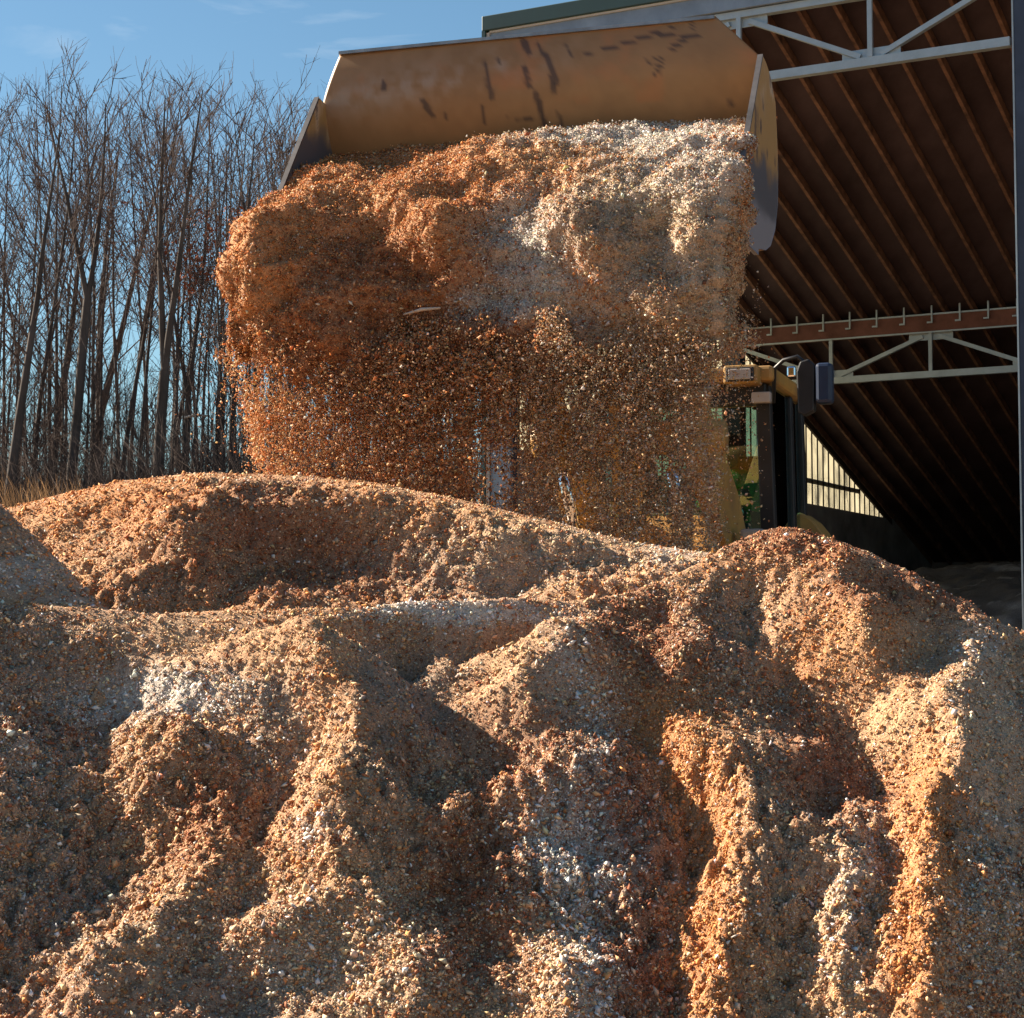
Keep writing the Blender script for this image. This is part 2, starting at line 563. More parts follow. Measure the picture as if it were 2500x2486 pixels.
NEAR_STROKES = [
    ([(60, 1230), (160, 1230)], 90, -0.8), ([(70, 1400), (90, 1600), (60, 1750)], 110, -0.8), ([(240, 1200), (300, 1260)], 30, -0.8),
    ([(670, 1270), (730, 1340), (800, 1420), (880, 1470)], 48, -1.0), ([(690, 1400), (760, 1520)], 60, -1.0), ([(740, 1560), (770, 1700)], 55, -0.7),
    ([(400, 1400), (520, 1420), (500, 1480)], 50, -0.9), ([(460, 1540), (470, 1640), (430, 1720)], 34, -0.9), ([(330, 1780), (300, 1880)], 30, -0.6),
    ([(1165, 1240), (1185, 1340), (1230, 1440), (1265, 1540), (1280, 1640)], 30, -1.0),
    ([(1300, 1310), (1400, 1370), (1450, 1470), (1490, 1580), (1470, 1700), (1420, 1820), (1400, 1921)], 60, -1.0), ([(1320, 1260), (1460, 1310)], 40, -1.0),
    ([(1320, 1110), (1400, 1110), (1340, 1200)], 46, -1.0), ([(1540, 1370), (1600, 1450)], 45, -0.8), ([(1590, 1560), (1650, 1650), (1620, 1760)], 40, -0.7),
    ([(1660, 1180), (1700, 1240)], 30, -1.0), ([(1620, 1080), (1760, 1130), (1880, 1200)], 30, -0.5), ([(1860, 1260), (1880, 1400), (1860, 1560)], 55, -0.7), ([(1775, 1500), (1770, 1640), (1780, 1780), (1790, 1921)], 32, -1.0), ([(1880, 1700), (1880, 1900)], 50, -0.5),
    ([(890, 1570), (860, 1660), (870, 1780), (830, 1921)], 44, -1.0), ([(1060, 1540), (1080, 1680)], 70, -0.6), ([(1190, 1440), (1200, 1560), (1230, 1700), (1220, 1860)], 44, -0.8), ([(1120, 1800), (1130, 1921)], 40, -0.5), ([(1030, 1280), (1060, 1350)], 30, -0.6),
    ([(250, 1165), (400, 1205), (550, 1240)], 36, 0.8), ([(230, 1290), (330, 1300), (440, 1335)], 38, 1.0), ([(225, 1400), (250, 1480)], 26, 0.9),
    ([(575, 1250), (630, 1320), (640, 1400), (605, 1470), (545, 1560), (480, 1660)], 34, 1.0), ([(800, 1250), (920, 1250), (1040, 1200)], 38, 0.9), ([(860, 1330), (960, 1350), (1000, 1420)], 45, 0.8),
    ([(850, 1500), (950, 1500)], 24, 0.9), ([(250, 1540), (320, 1590), (300, 1680), (220, 1760), (130, 1830), (110, 1910)], 46, 1.0), ([(600, 1620), (520, 1720), (420, 1790)], 46, 0.8), ([(480, 1880), (640, 1830), (720, 1780)], 44, 0.6),
    ([(1180, 1262), (1260, 1370), (1320, 1470), (1372, 1545), (1380, 1615), (1335, 1720), (1322, 1800), (1312, 1915)], 36, 1.05),
    ([(1470, 1110), (1540, 1180), (1600, 1260), (1620, 1340), (1690, 1420)], 84, 1.15), ([(1812, 1205), (1795, 1300), (1780, 1400), (1745, 1500), (1728, 1620), (1715, 1720), (1698, 1800), (1700, 1915)], 38, 1.0),
    ([(1600, 1690), (1560, 1780), (1545, 1900)], 34, 0.9), ([(1280, 1110), (1390, 1050), (1470, 1015)], 26, 0.8), ([(860, 1620), (900, 1640)], 22, 0.9), ([(860, 1700), (930, 1710)], 20, 0.9), ([(1020, 1800), (1050, 1900)], 34, 0.8), ([(1570, 1500), (1590, 1570)], 24, 0.9),
]
REAR_STROKES = [
    ([(400, 980), (480, 945), (590, 970), (650, 1040)], 60, -1.0), ([(430, 1060), (560, 1080), (680, 1100)], 60, -1.0), ([(330, 1110), (400, 1120)], 40, -0.8), ([(880, 1020), (1000, 1060), (1120, 1050)], 34, -0.8), ([(800, 1090), (900, 1110)], 30, -0.6), ([(1130, 1000), (1240, 1020)], 20, -0.5),
    ([(60, 960), (200, 930), (330, 920)], 44, 0.8), ([(240, 1010), (330, 1010)], 40, 0.8), ([(700, 950), (760, 990), (800, 1040)], 30, 0.9), ([(1010, 1095), (1150, 1090), (1260, 1075)], 22, 0.8), ([(620, 925), (760, 935)], 16, 0.6), ([(350, 1060), (420, 1030)], 16, 0.6),
]


def detail(X, Y, amp=1.0, seed=0):
    P = np.stack([X, Y, X * 0], -1)
    z = 0.075 * fbm(P * 1.8, 3, seed)
    rough = sstep(-0.35, 0.35, fbm(P * 1.3 + 9, 2, seed + 3))
    z = z + 0.034 * fbm(P * np.array([6.0, 4.6, 1]), 3, seed + 5)
    lum = np.abs(fbm(P * 11, 3, seed + 9))
    z = z + (0.3 + rough) * 0.068 * (0.45 - lum) + (0.25 + rough) * 0.030 * fbm(P * 26, 2, seed + 11)
    z = z + 0.012 * fbm(P * 48, 2, seed + 13)
    return amp * z


# ------------------------------------------------------------------ foreground pile
near_crest = [(-900, 1470, 8.0), (-300, 1478, 8.0), (220, 1482, 8.0), (300, 1482, 8.0), (400, 1500, 7.95), (600, 1494, 8.0), (800, 1486, 8.0),
              (1000, 1481, 8.05), (1200, 1478, 8.1), (1400, 1466, 8.2), (1550, 1432, 8.35), (1650, 1388, 8.5), (1760, 1335, 8.65),
              (1850, 1296, 8.75), (1920, 1290, 8.8), (2010, 1312, 8.8), (2120, 1350, 8.75), (2300, 1440, 8.6), (2500, 1548, 8.45), (2800, 1700, 8.2), (3400, 1900, 7.8)]
cX, cY, cZ = crest_arrays(near_crest)


def near_base(X, Y):
    yc = np.interp(X, cX, cY); zc = np.interp(X, cX, cZ)
    f = yc - Y
    s = 0.70 - 0.05 * sstep(0, 2.2, f)
    front = zc - s * np.maximum(f, 0) + 0.0
    # rounded brow
    front = front - 0.03 * np.exp(-np.maximum(f, 0) / 0.15) + 0.03
    back = zc - 0.55 * np.maximum(-f, 0)
    return np.where(f > 0, front, back)


xs = np.arange(-3.3, 3.3, 0.0125); ys = np.arange(5.1, 9.9, 0.0125)
X, Y = np.meshgrid(xs, ys, indexing='ij')
Z = near_base(X, Y)
fd = np.interp(X, cX, cY) - Y
P3 = np.stack([X, Y, X * 0], -1)
wobn = (24 * fbm(P3 * 3.4, 4, 301), 24 * fbm(P3 * 3.4, 4, 302))
Zb = Z.copy(); H = 0
for it in range(5):          # the raised flanks must end up where they were seen
    pxg, pyg = project(np.stack([X, Y, Zb + H], -1))
    T = slope_field(pxg, pyg, NEAR_STROKES, wobn)
    H = 0.35 * H + 0.65 * carve(T, 0.0125, 101, 1.05) * (0.12 + 0.88 * sstep(0.0, 0.35, fd))
Z = Zb + H
mask = sstep(0.02, 0.3, fd)
Zd = detail(X, Y, 1.0, 11)
Z = Z + Zd * (0.25 + 0.75 * mask)
# slumped niche under the crest, between the left corner and the right peak
pxg, pyg = project(np.stack([X, Y, Z], -1))
nic = np.exp(-((pxg - 1000) / 330.0) ** 4) * np.exp(-((fd - 0.17) / 0.10) ** 2)
Z = Z + 0.03 * np.exp(-((pxg - 1120) / 190.0) ** 4) * np.exp(-((fd - 0.02) / 0.06) ** 2)
Z = Z - 0.12 * nic * np.clip(1 + 1.3 * fbm(np.stack([X * 7, Y * 5, X * 0], -1), 3, 41), 0.45, 1.8)
nic2 = np.exp(-((pxg - 1560) / 190.0) ** 2) * np.exp(-((fd - 0.75) / 0.55) ** 2)
Z = Z - 0.10 * nic2
near_blobs = [
    (400, 1685, 170, 45, 4, 1.6), (240, 1720, 80, 50, 4, 1.1), (60, 1850, 90, 110, 4, 0.40), (1120, 1495, 170, 22, 4, 4.0), (1390, 1640, 70, 90, 4, 0.65),
    (1450, 1800, 50, 120, 4, 0.75), (1400, 2050, 130, 190, 4, 1.10), (1430, 2380, 80, 120, 4, 0.70), (760, 2020, 60, 50, 4, 0.65),
    (840, 2340, 250, 140, 3, 1.1), (840, 2360, 250, 120, 4, 0.30), (2080, 2180, 100, 180, 4, 0.45), (2390, 2050, 130, 260, 4, 0.30), (2395, 1570, 60, 40, 4, 0.70), (2410, 1760, 80, 130, 3, 1.2),
    (1700, 1900, 70, 160, 0, 3.0), (1770, 2040, 60, 140, 0, 3.0), (1720, 2330, 60, 170, 0, 3.0), (1600, 1760, 60, 80, 0, 2.5),
    (2270, 2000, 70, 200, 0, 3.5), (2220, 2300, 50, 200, 0, 3.5), (2060, 1600, 170, 130, 0, 1.6), (1800, 1390, 120, 50, 0, 1.3), (1780, 1500, 120, 100, 5, 0.8),
    (820, 1740, 60, 160, 0, 0.9), (820, 1740, 60, 160, 1, 1.2), (2150, 1760, 110, 80, 1, 3.0), (2090, 1560, 60, 60, 1, 1.5),
    (1960, 1320, 190, 45, 2, 2.89), (2260, 1440, 180, 60, 2, 2.72), (2010, 1850, 110, 130, 2, 2.72), (1150, 2220, 110, 190, 2, 2.55), (1560, 2330, 70, 170, 2, 1.70),
    (480, 2010, 70, 90, 2, 1.53), (1260, 1790, 170, 100, 2, 1.53), (1600, 1580, 120, 120, 2, 1.53), (1500, 1960, 90, 120, 2, 1.53), (1860, 2000, 120, 200, 5, 0.9),
    (120, 1600, 200, 160, 5, 0.9), (120, 2100, 150, 300, 5, 0.9), (960, 1800, 140, 220, 5, 0.8), (560, 1560, 260, 60, 1, 1.2),
]
nb = [0.24, 0.50, 0.30, 0.15, 0.05, 0.15]
PV = np.stack([X, Y, Z], -1).reshape(-1, 3)
cv = mixcol(weights(PV, nb, near_blobs, 21)) * 0.85
pile = thing('mulch_pile', 'large foreground heap of orange and tan wood mulch with ridged slopes filling the lower half', 'mulch pile', (0, 7.2, 0), 'mulch piles')
grid_mesh('heap', np.stack([X, Y, Z], -1), M['pile'], pile, cv.reshape(*X.shape, 3))


def near_dens(c):
    return 0.55 + 0.75 * sstep(-0.2, 0.4, fbm(c * 1.7, 3, 91))


NCH = 430000
Q, nn = hf_chips(X, Y, Z, NCH, RNG, near_dens)
W = weights(Q, nb, near_blobs, 21)
sz = np.exp(RNG.normal(math.log(0.0049), 0.62, NCH)).clip(0.0025, 0.028) * (0.9 + 0.3 * W[:, 3] + 0.3 * W[:, 4])
o = chip_mesh('loose_chips', Q + nn * (sz * RNG.uniform(-0.1, 0.5, NCH))[:, None], sz, pickcol(W, RNG), RNG, M['chip'], pile, nn, 0.8)
tag(o, kind='stuff')

# ------------------------------------------------------------------ rear pile
rear_crest = [(-700, 1420, 10.6), (-250, 1320, 10.6), (0, 1250, 10.6), (150, 1206, 10.6), (300, 1172, 10.6), (450, 1158, 10.6), (620, 1158, 10.55), (760, 1164, 10.5),
              (900, 1180, 10.45), (1050, 1206, 10.4), (1200, 1240, 10.35), (1400, 1288, 10.3), (1550, 1326, 10.25), (1740, 1350, 10.2), (1950, 1430, 10.0), (2500, 1600, 10)]
rX, rY, rZ = crest_arrays(rear_crest)


def rear_base(X, Y):
    yc = np.interp(X, rX, rY); zc = np.interp(X, rX, rZ)
    f = yc - Y
    front = zc - (0.22 * np.minimum(np.maximum(f, 0), 0.35) + 0.68 * np.maximum(f - 0.35, 0))
    back = zc - 0.5 * np.maximum(-f, 0)
    return np.where(f > 0, front, back)


xs = np.arange(-4.6, 2.6, 0.02); ys = np.arange(7.2, 12.6, 0.02)
X, Y = np.meshgrid(xs, ys, indexing='ij')
Z = rear_base(X, Y)
fd = np.interp(X, rX, rY) - Y
P3 = np.stack([X, Y, X * 0], -1)
wobn = (44 * fbm(P3 * 2.4, 4, 311), 26 * fbm(P3 * 2.4, 4, 312))
Zb = Z.copy(); H = 0
for it in range(5):
    pxg, pyg = project(np.stack([X, Y, Zb + H], -1))
    dH = carve(slope_field(pxg, pyg, REAR_STROKES, wobn), 0.02, 75, 1.05)
    dH = (dH + 0.06 * np.exp(-((pxg - 450) / 150.0) ** 2 - ((pyg - 1300) / 70.0) ** 2) - 0.55 * np.exp(-((pxg - 740) / np.where(pxg < 740, 190.0, 330.0)) ** 2 - ((pyg - 1340) / 100.0) ** 2)) * sstep(0.25, 1.1, fd)
    H = 0.35 * H + 0.65 * dH
Z = Zb + H
Z = Z + detail(X, Y, 1.0, 51) * (0.10 + 0.85 * sstep(0.0, 0.6, fd))
rb = [0.34, 0.5, 0.2, 0.08, 0.02, 0.14]
rear_blobs = [(300, 1230, 250, 60, 0, 1.2), (680, 1340, 220, 110, 2, 2.2), (1300, 1330, 250, 60, 3, 0.8), (1200, 1400, 250, 60, 5, 0.7), (1400, 1400, 200, 40, 3, 0.8), (1650, 1345, 80, 30, 4, 0.8)]  # the dark brown blob paints the hollow's shade into the mulch colour
PV = np.stack([X, Y, Z], -1).reshape(-1, 3)
cv = mixcol(weights(PV, rb, rear_blobs, 61)) * 0.85
pile2 = thing('mulch_pile', 'rounded orange mulch mound behind the foreground heap under the falling chips', 'mulch pile', (-0.8, 10.0, 0), 'mulch piles')
grid_mesh('heap', np.stack([X, Y, Z], -1), M['pile'], pile2, cv.reshape(*X.shape, 3))
NR = 210000
Q, nn = hf_chips(X, Y, Z, NR, RNG)
W = weights(Q, rb, rear_blobs, 61)
sz = np.exp(RNG.normal(math.log(0.0074), 0.52, NR)).clip(0.005, 0.03)
tag(chip_mesh('loose_chips', Q + nn * (sz * RNG.uniform(-0.1, 0.5, NR))[:, None], sz, pickcol(W, RNG), RNG, M['chip'], pile2, nn, 0.8), kind='stuff')

# ------------------------------------------------------------------ left pile (mostly out of frame, throws the shadow)
lp = np.array([[-7.5, 9.8, 4.1], [-6.0, 9.6, 3.95], [-4.3, 9.25, 3.3], [-3.15, 8.95, 2.6], [-2.35, 8.75, 2.17], [-1.75, 8.4, 1.72], [-1.3, 8.0, 1.4], [-0.8, 7.7, 1.1]])
xs = np.arange(-7.5, -0.6, 0.025); ys = np.arange(6.0, 12.0, 0.025)
X, Y = np.meshgrid(xs, ys, indexing='ij')
yc = np.interp(X, lp[:, 0], lp[:, 1]); zc = np.interp(X, lp[:, 0], lp[:, 2])
f = yc - Y
Z = zc - 0.62 * np.sqrt(f * f + 0.02) + 0.08
Z = Z + detail(X, Y, 0.9, 71)
PV = np.stack([X, Y, Z], -1).reshape(-1, 3)
lb = [0.30, 0.42, 0.2, 0.14, 0.06, 0.25]
cv = mixcol(weights(PV, lb, [(60, 1400, 90, 50, 4, 0.7)], 81)) * 0.85
pile3 = thing('mulch_pile', 'shaded mulch pile entering at the left edge with a crest sloping down to the right', 'mulch pile', (-3.5, 9.0, 0), 'mulch piles')
grid_mesh('heap', np.stack([X, Y, Z], -1), M['pile'], pile3, cv.reshape(*X.shape, 3))
NL = 40000
Q, nn = hf_chips(X, Y, Z, NL, RNG)
W = weights(Q, lb, [(60, 1400, 90, 50, 4, 0.7)], 81)
sz = np.exp(RNG.normal(math.log(0.010), 0.4, NL)).clip(0.005, 0.03)
tag(chip_mesh('loose_chips', Q + nn * (sz * RNG.uniform(-0.1, 0.5, NL))[:, None], sz, pickcol(W, RNG), RNG, M['chip'], pile3, nn, 0.8), kind='stuff')

# ------------------------------------------------------------------ wheel loader
OR = at_depth(1862, 135, 12.0)               # right-hand top corner of the bucket side plate
OL = at_height(770, 240, OR[2])
WD = (OR - OL); WB = np.linalg.norm(WD); WD /= WB
BD = np.array([-WD[1], WD[0], 0.0])          # horizontal, away from the camera
OC = (OR + OL) / 2
ZV = np.array([0, 0, 1.0])
LZ = 0.35                                     # ground under the loader
print('bucket width', WB, 'heading', math.degrees(math.atan2(BD[0], BD[1])), 'top', OR)


def LP(b, w_, z):     # b back, w right, z absolute
    return np.array([OC[0], OC[1], 0]) + BD * b + WD * w_ + ZV * z


ZT = OR[2]
loader = thing('wheel_loader', 'yellow wheel loader with raised bucket tipping mulch, standing before the open shed', 'wheel loader', tuple(LP(3.6, 0, LZ)))
bucket_root = None
# side plate outline from the photograph, on the plane of the right side plate
nrm = WD
prof = []
for (px, py) in [(1873, 160), (1882, 190), (1893, 250), (1897, 330), (1900, 420), (1899, 500), (1893, 560), (1882, 600), (1868, 613), (1852, 604)]:
    p = on_plane(px, py, OR, nrm)
    prof.append(((p - OR) @ BD, p[2] - ZT))
LIPB, LIPZ = -0.98, -1.32
print('profile', [(round(a, 2), round(b, 2)) for a, b in prof])
outline = [(0.0, 0.0)] + prof + [(LIPB * 0.55, LIPZ + 0.02), (LIPB, LIPZ)]


def PL(b, w_, zr):
    return LP(b, w_, ZT + zr)


# wear masks on the shell
shell_pts = [(0.20, 0.36), (0.10, 0.18), (0.0, 0.0)]
pr = [(0.16, -0.0)] + prof
nb_, ns_ = 150, 110
# resample the inner section: guard edge -> back -> floor -> lip
sec = np.array([(0.155, 0.34), (0.10, 0.17), (0.06, 0.0), (0.12, -0.15), (0.24, -0.36), (0.38, -0.56)] + [p for p in prof if p[1] < -0.6 and p[0] > 0.1] + [prof[-1], (LIPB * 0.5, LIPZ + 0.03), (LIPB, LIPZ)])
# smooth the section
cl = np.concatenate([[0], np.cumsum(np.linalg.norm(np.diff(sec, axis=0), axis=1))])
tt = np.linspace(0, cl[-1], ns_)
sb, sz_ = np.interp(tt, cl, sec[:, 0]), np.interp(tt, cl, sec[:, 1])
kern = np.ones(15) / 15
for _ in range(2):
    pb = np.pad(sb, 7, mode='reflect', reflect_type='odd'); pz = np.pad(sz_, 7, mode='reflect', reflect_type='odd')
    b2, z2 = np.convolve(pb, kern, 'valid'), np.convolve(pz, kern, 'valid')
    b2[0], z2[0], b2[-1], z2[-1] = sb[0], sz_[0], sb[-1], sz_[-1]
    sb, sz_ = b2, z2
GL = on_plane(830, 133, PL(0.155, 0, 0.34), BD); GR = on_plane(1745, 45, PL(0.155, 0, 0.34), BD)
wl0 = (GL - OC) @ WD; wr0 = (GR - OC) @ WD
print('guard', wl0, wr0, GL[2] - ZT, GR[2] - ZT)
u = np.linspace(0, 1, nb_)
zt = np.clip((sz_ - 0.0) / 0.34, 0, 1)
half = WB / 2 - 0.012
G = np.zeros((ns_, nb_, 3))
for i in range(ns_):
    wl_ = -half + (wl0 + half) * zt[i]; wr_ = half + (wr0 - half) * zt[i]
    for j in range(nb_):
        G[i, j] = PL(sb[i], wl_ + (wr_ - wl_) * u[j], sz_[i])
pxs, pys = project(G)
pq = G.reshape(-1, 3)
base = np.array([0.26, 0.15, 0.07])
n1 = fbm(pq * 3.0, 4, 5).reshape(ns_, nb_); n2 = fbm(pq * 14, 3, 6).reshape(ns_, nb_)
colr = np.tile(base, (ns_, nb_, 1)) * (1 + 0.18 * n1 + 0.12 * n2)[..., None]
# pale dusty film along the upper guard
band = np.exp(-((pys - (250 - 0.20 * (pxs - 808))) / 42.0) ** 2) * sstep(-0.35, 0.2, n1 + 0.5 * n2) * sstep(730, 800, pxs) * (1 - sstep(1150, 1500, pxs))
colr = colr + (np.array([0.31, 0.24, 0.185]) - colr) * (0.85 * band)[..., None]
rust = sstep(0.05, 0.5, fbm(pq * 4.5 + 7, 4, 8).reshape(ns_, nb_)) * (pys < 250)
colr = colr + (np.array([0.36, 0.15, 0.06]) - colr) * (0.5 * rust)[..., None]


def scratch(x0, y0, x1, y1, wd, a=0.78):
    global colr
    wd = wd * 0.75
    ab = np.array([x1 - x0, y1 - y0], float)
    t = np.clip(((pxs - x0) * ab[0] + (pys - y0) * ab[1]) / (ab @ ab), 0, 1)
    d = np.hypot(pxs - x0 - ab[0] * t, pys - y0 - ab[1] * t) + 5 * n2
    m_ = a * (1 - sstep(wd * 0.5, wd * 1.1, d))
    colr = colr + (np.array([0.045, 0.03, 0.03]) - colr) * m_[..., None]


for s_ in [(1183, 155, 1200, 235, 8), (1278, 100, 1292, 130, 14), (1280, 165, 1292, 210, 11), (1335, 140, 1358, 200, 13), (1345, 190, 1352, 222, 9), (1305, 225, 1330, 305, 12),
           (1318, 250, 1330, 310, 12), (1362, 270, 1372, 315, 8), (1032, 248, 1058, 285, 9), (1235, 288, 1310, 292, 4), (1430, 132, 1510, 112, 5), (1510, 112, 1640, 68, 5), (1610, 85, 1720, 90, 4),
           (1640, 120, 1670, 95, 7), (1602, 140, 1604, 178, 4), (1612, 138, 1614, 180, 4), (1575, 140, 1590, 160, 5), (1690, 55, 1688, 75, 6), (1180, 265, 1184, 300, 6), (1086, 283, 1090, 290, 8),
           (1782, 252, 1786, 256, 12), (935, 200, 938, 220, 6), (1215, 148, 1222, 158, 8), (1312, 105, 1330, 140, 6), (1380, 110, 1395, 140, 5), (1545, 178, 1600, 182, 3)]:
    scratch(*s_)
mW, ntw, bw = new_mat('worn_yellow_bucket_paint')
atn = ntw.nodes.new('ShaderNodeAttribute'); atn.attribute_name = 'Col'
ntw.links.new(atn.outputs['Color'], bw.inputs['Base Color'])
bw.inputs['Roughness'].default_value = 0.5; bw.inputs['Specular IOR Level'].default_value = 0.35
bucket = grid_mesh('bucket', G, mW, loader, colr)
so_ = bucket.modifiers.new('plate', 'SOLIDIFY'); so_.thickness = 0.03; so_.offset = -1
# side plates with their own wear
mS, nts, bs = new_mat('side_plate_paint')
ats = nts.nodes.new('ShaderNodeAttribute'); ats.attribute_name = 'Col'
nts.links.new(ats.outputs['Color'], bs.inputs['Base Color']); bs.inputs['Roughness'].default_value = 0.45
ob = np.array(outline)


def side_plate(sign):
    inside_w = sign * (WB / 2 - 0.028); outside_w = sign * (WB / 2)
    zs = np.linspace(0, -1, 60)
    # rows between the mouth edge and the curved back, by height
    zz = np.linspace(-0.001, ob[:, 1].min() + 0.001, 70)
    back = ob[: len(prof) + 1]
    kk = int(np.argmin(back[:, 1])) + 1
    bz = back[:kk]
    rows = []
    for z in zz:
        b1 = np.interp(-z, -bz[:, 1], bz[:, 0])
        front = np.interp(-z, [0, -LIPZ], [0, LIPB])
        if z < LIPZ: front = np.interp(z, [ob[:, 1].min(), LIPZ], [bz[-1, 0], LIPB])
        rows.append([(front + (b1 - front) * t, z) for t in np.linspace(0, 1, 40)])
    R = np.array(rows)
    def surf(wv): return np.array([[PL(b, wv, z) for b, z in r] for r in R])
    A, B_ = surf(outside_w), surf(inside_w)
    n, m = A.shape[:2]
    V = np.concatenate([A.reshape(-1, 3), B_.reshape(-1, 3)])
    idx = np.arange(n * m).reshape(n, m)
    q = np.stack([idx[:-1, :-1], idx[1:, :-1], idx[1:, 1:], idx[:-1, 1:]], -1).reshape(-1, 4)
    fa = [q, q[:, ::-1] + n * m]
    ring = np.concatenate([idx[:, 0], idx[-1, 1:], idx[::-1, -1][1:], idx[0, ::-1][1:]])
    k = n * m
    fa.append(np.stack([ring[:-1], ring[1:], ring[1:] + k, ring[:-1] + k], -1))
    fa = np.concatenate(fa)
    zr = V[:, 2] - ZT
    nz = fbm(V * 5, 4, 33); n9 = fbm(V * np.array([16, 16, 5]), 3, 34)
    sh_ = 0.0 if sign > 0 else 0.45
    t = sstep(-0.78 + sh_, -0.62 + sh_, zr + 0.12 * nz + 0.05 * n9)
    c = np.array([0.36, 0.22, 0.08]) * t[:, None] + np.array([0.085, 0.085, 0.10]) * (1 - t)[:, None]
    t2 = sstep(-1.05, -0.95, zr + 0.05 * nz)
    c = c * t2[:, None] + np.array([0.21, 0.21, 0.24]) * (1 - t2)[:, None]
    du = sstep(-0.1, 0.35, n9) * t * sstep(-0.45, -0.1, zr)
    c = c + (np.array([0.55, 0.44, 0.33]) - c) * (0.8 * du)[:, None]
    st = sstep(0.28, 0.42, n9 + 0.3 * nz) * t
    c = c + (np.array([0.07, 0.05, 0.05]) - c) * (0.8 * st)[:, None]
    return np_mesh('side_plate', V, fa, np.full(len(fa), 4), mS, bucket, c)


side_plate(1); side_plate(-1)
e = MB()
for sg in (1, -1):
    e2 = MB()
    e2.bar(PL(-0.004, sg * (WB / 2 - 0.014), 0.0), PL(LIPB - 0.004, sg * (WB / 2 - 0.014), LIPZ), 0.034, 0.016)
    e2.build('edge_strip', M['darksteel'], bucket)
MB().bar(PL(LIPB + 0.08, -WB / 2, LIPZ - 0.035), PL(LIPB + 0.08, WB / 2, LIPZ - 0.035), 0.20, 0.035).build('cutting_edge', M['steel'], bucket)
MB().bar(GL + np.array([0, 0, 0.004]), GR + np.array([0, 0, 0.004]), 0.05, 0.022).build('guard_edge', M['steel'], bucket)

# arms, linkage, body
AO = 0.05
for sg in (-1, 1):
    c0 = AO + sg * 0.56
    pts = [(0.62, ZT - 1.02), (0.80, ZT - 0.78), (1.25, ZT - 0.72), (2.3, 3.42), (3.45, 2.75), (3.75, 2.45), (3.65, 2.15), (3.3, 2.12), (2.1, 2.85), (1.2, ZT - 1.22), (0.75, ZT - 1.25)]
    MB().prism([LP(b, c0 - 0.06, z) for b, z in pts], WD * 0.12).build('lift_arm', M['yellow'], loader, 0.012)
    MB().tube([LP(3.1, AO + sg * 0.42, 1.35), LP(2.45, AO + sg * 0.42, 2.2)], 0.085, 14).build('lift_cylinder', M['yellow'], loader)
    MB().tube([LP(2.45, AO + sg * 0.42, 2.2), LP(1.95, AO + sg * 0.42, 2.85)], 0.045, 12).build('lift_rod', M['chrome'], loader)
MB().tube([LP(2.3, AO - 0.75, 3.12), LP(2.3, AO + 0.75, 3.12)], 0.13, 14).build('cross_tube', M['yellow'], loader)
lv = [(1.9, 3.9), (2.15, 3.95), (2.45, 3.1), (2.35, 2.55), (2.15, 2.55), (2.1, 3.1)]
MB().prism([LP(b, AO - 0.09, z) for b, z in lv], WD * 0.18).build('tilt_lever', M['yellow'], loader, 0.01)
MB().tube([LP(2.05, AO, 3.85), LP(0.75, AO, ZT - 0.55)], 0.06, 10).build('tilt_link', M['yellow'], loader)
# front frame
MB().box(LP(0, AO, 0), BD, WD, ZV, 2.3, 3.9, -0.52, 0.52, 0.95, 1.75).prism([LP(b, AO - 0.5, z) for b, z in [(2.9, 1.75), (3.6, 1.75), (3.75, 2.55), (3.35, 2.6)]], WD * 1.0).build('front_frame', M['yellow'], loader, 0.02)
CA = 0.14                                     # cab centre offset
MB().box(LP(0, AO, 0), BD, WD, ZV, 3.95, 7.6, -0.55, 0.55, 1.0, 1.85).build('rear_frame', M['black'], loader, 0.03)
hp = [(5.15, 1.7), (5.15, 2.75), (7.3, 2.62), (7.75, 2.4), (7.85, 1.5), (5.3, 1.5)]
MB().prism([LP(b, AO - 0.72, z) for b, z in hp], WD * 1.44).build('engine_hood', M['yellow'], loader, 0.05)
MB().box(LP(0, AO, 0), BD, WD, ZV, 7.3, 8.0, -1.15, 1.15, 0.85, 1.5).build('counterweight', M['black'], loader, 0.06)
MB().tube([LP(5.9, AO + 0.35, 2.6), LP(5.9, AO + 0.35, 3.45), LP(6.0, AO + 0.35, 3.55)], 0.065, 12).build('exhaust_pipe', M['black'], loader)
for (b, sg) in [(2.55, -1), (2.55, 1), (5.75, -1), (5.75, 1)]:
    wr = 0.80
    c = LP(b, AO + sg * 0.78, LZ + wr)
    tyre = MB().tube_prof(c, WD * sg, [(0.0, 0.45), (0.0, 0.66), (0.05, 0.76), (0.12, wr), (0.48, wr), (0.55, 0.76), (0.6, 0.66), (0.6, 0.45)], 40)
    for k in range(22):
        a = 2 * math.pi * k / 22
        rd = BD * math.cos(a) + ZV * math.sin(a); tg = -BD * math.sin(a) + ZV * math.cos(a)
        for half_ in (0, 1):
            s0, s1 = (0.06, 0.3) if half_ else (0.3, 0.54)
            tyre.bar(c + WD * sg * s0 + rd * (wr + 0.005) + tg * (0.05 if half_ else 0), c + WD * sg * s1 + rd * (wr + 0.005) + tg * (0 if half_ else 0.05), 0.07, 0.05, rd)
    wheel = tyre.build('wheel', M['rubber'], loader)
    MB().tube_prof(c, WD * sg, [(0.02, 0.45), (0.5, 0.45), (0.56, 0.43), (0.4, 0.36), (0.36, 0.18), (0.46, 0.16), (0.47, 0.01)], 32).build('rim', M['yellow'], wheel)
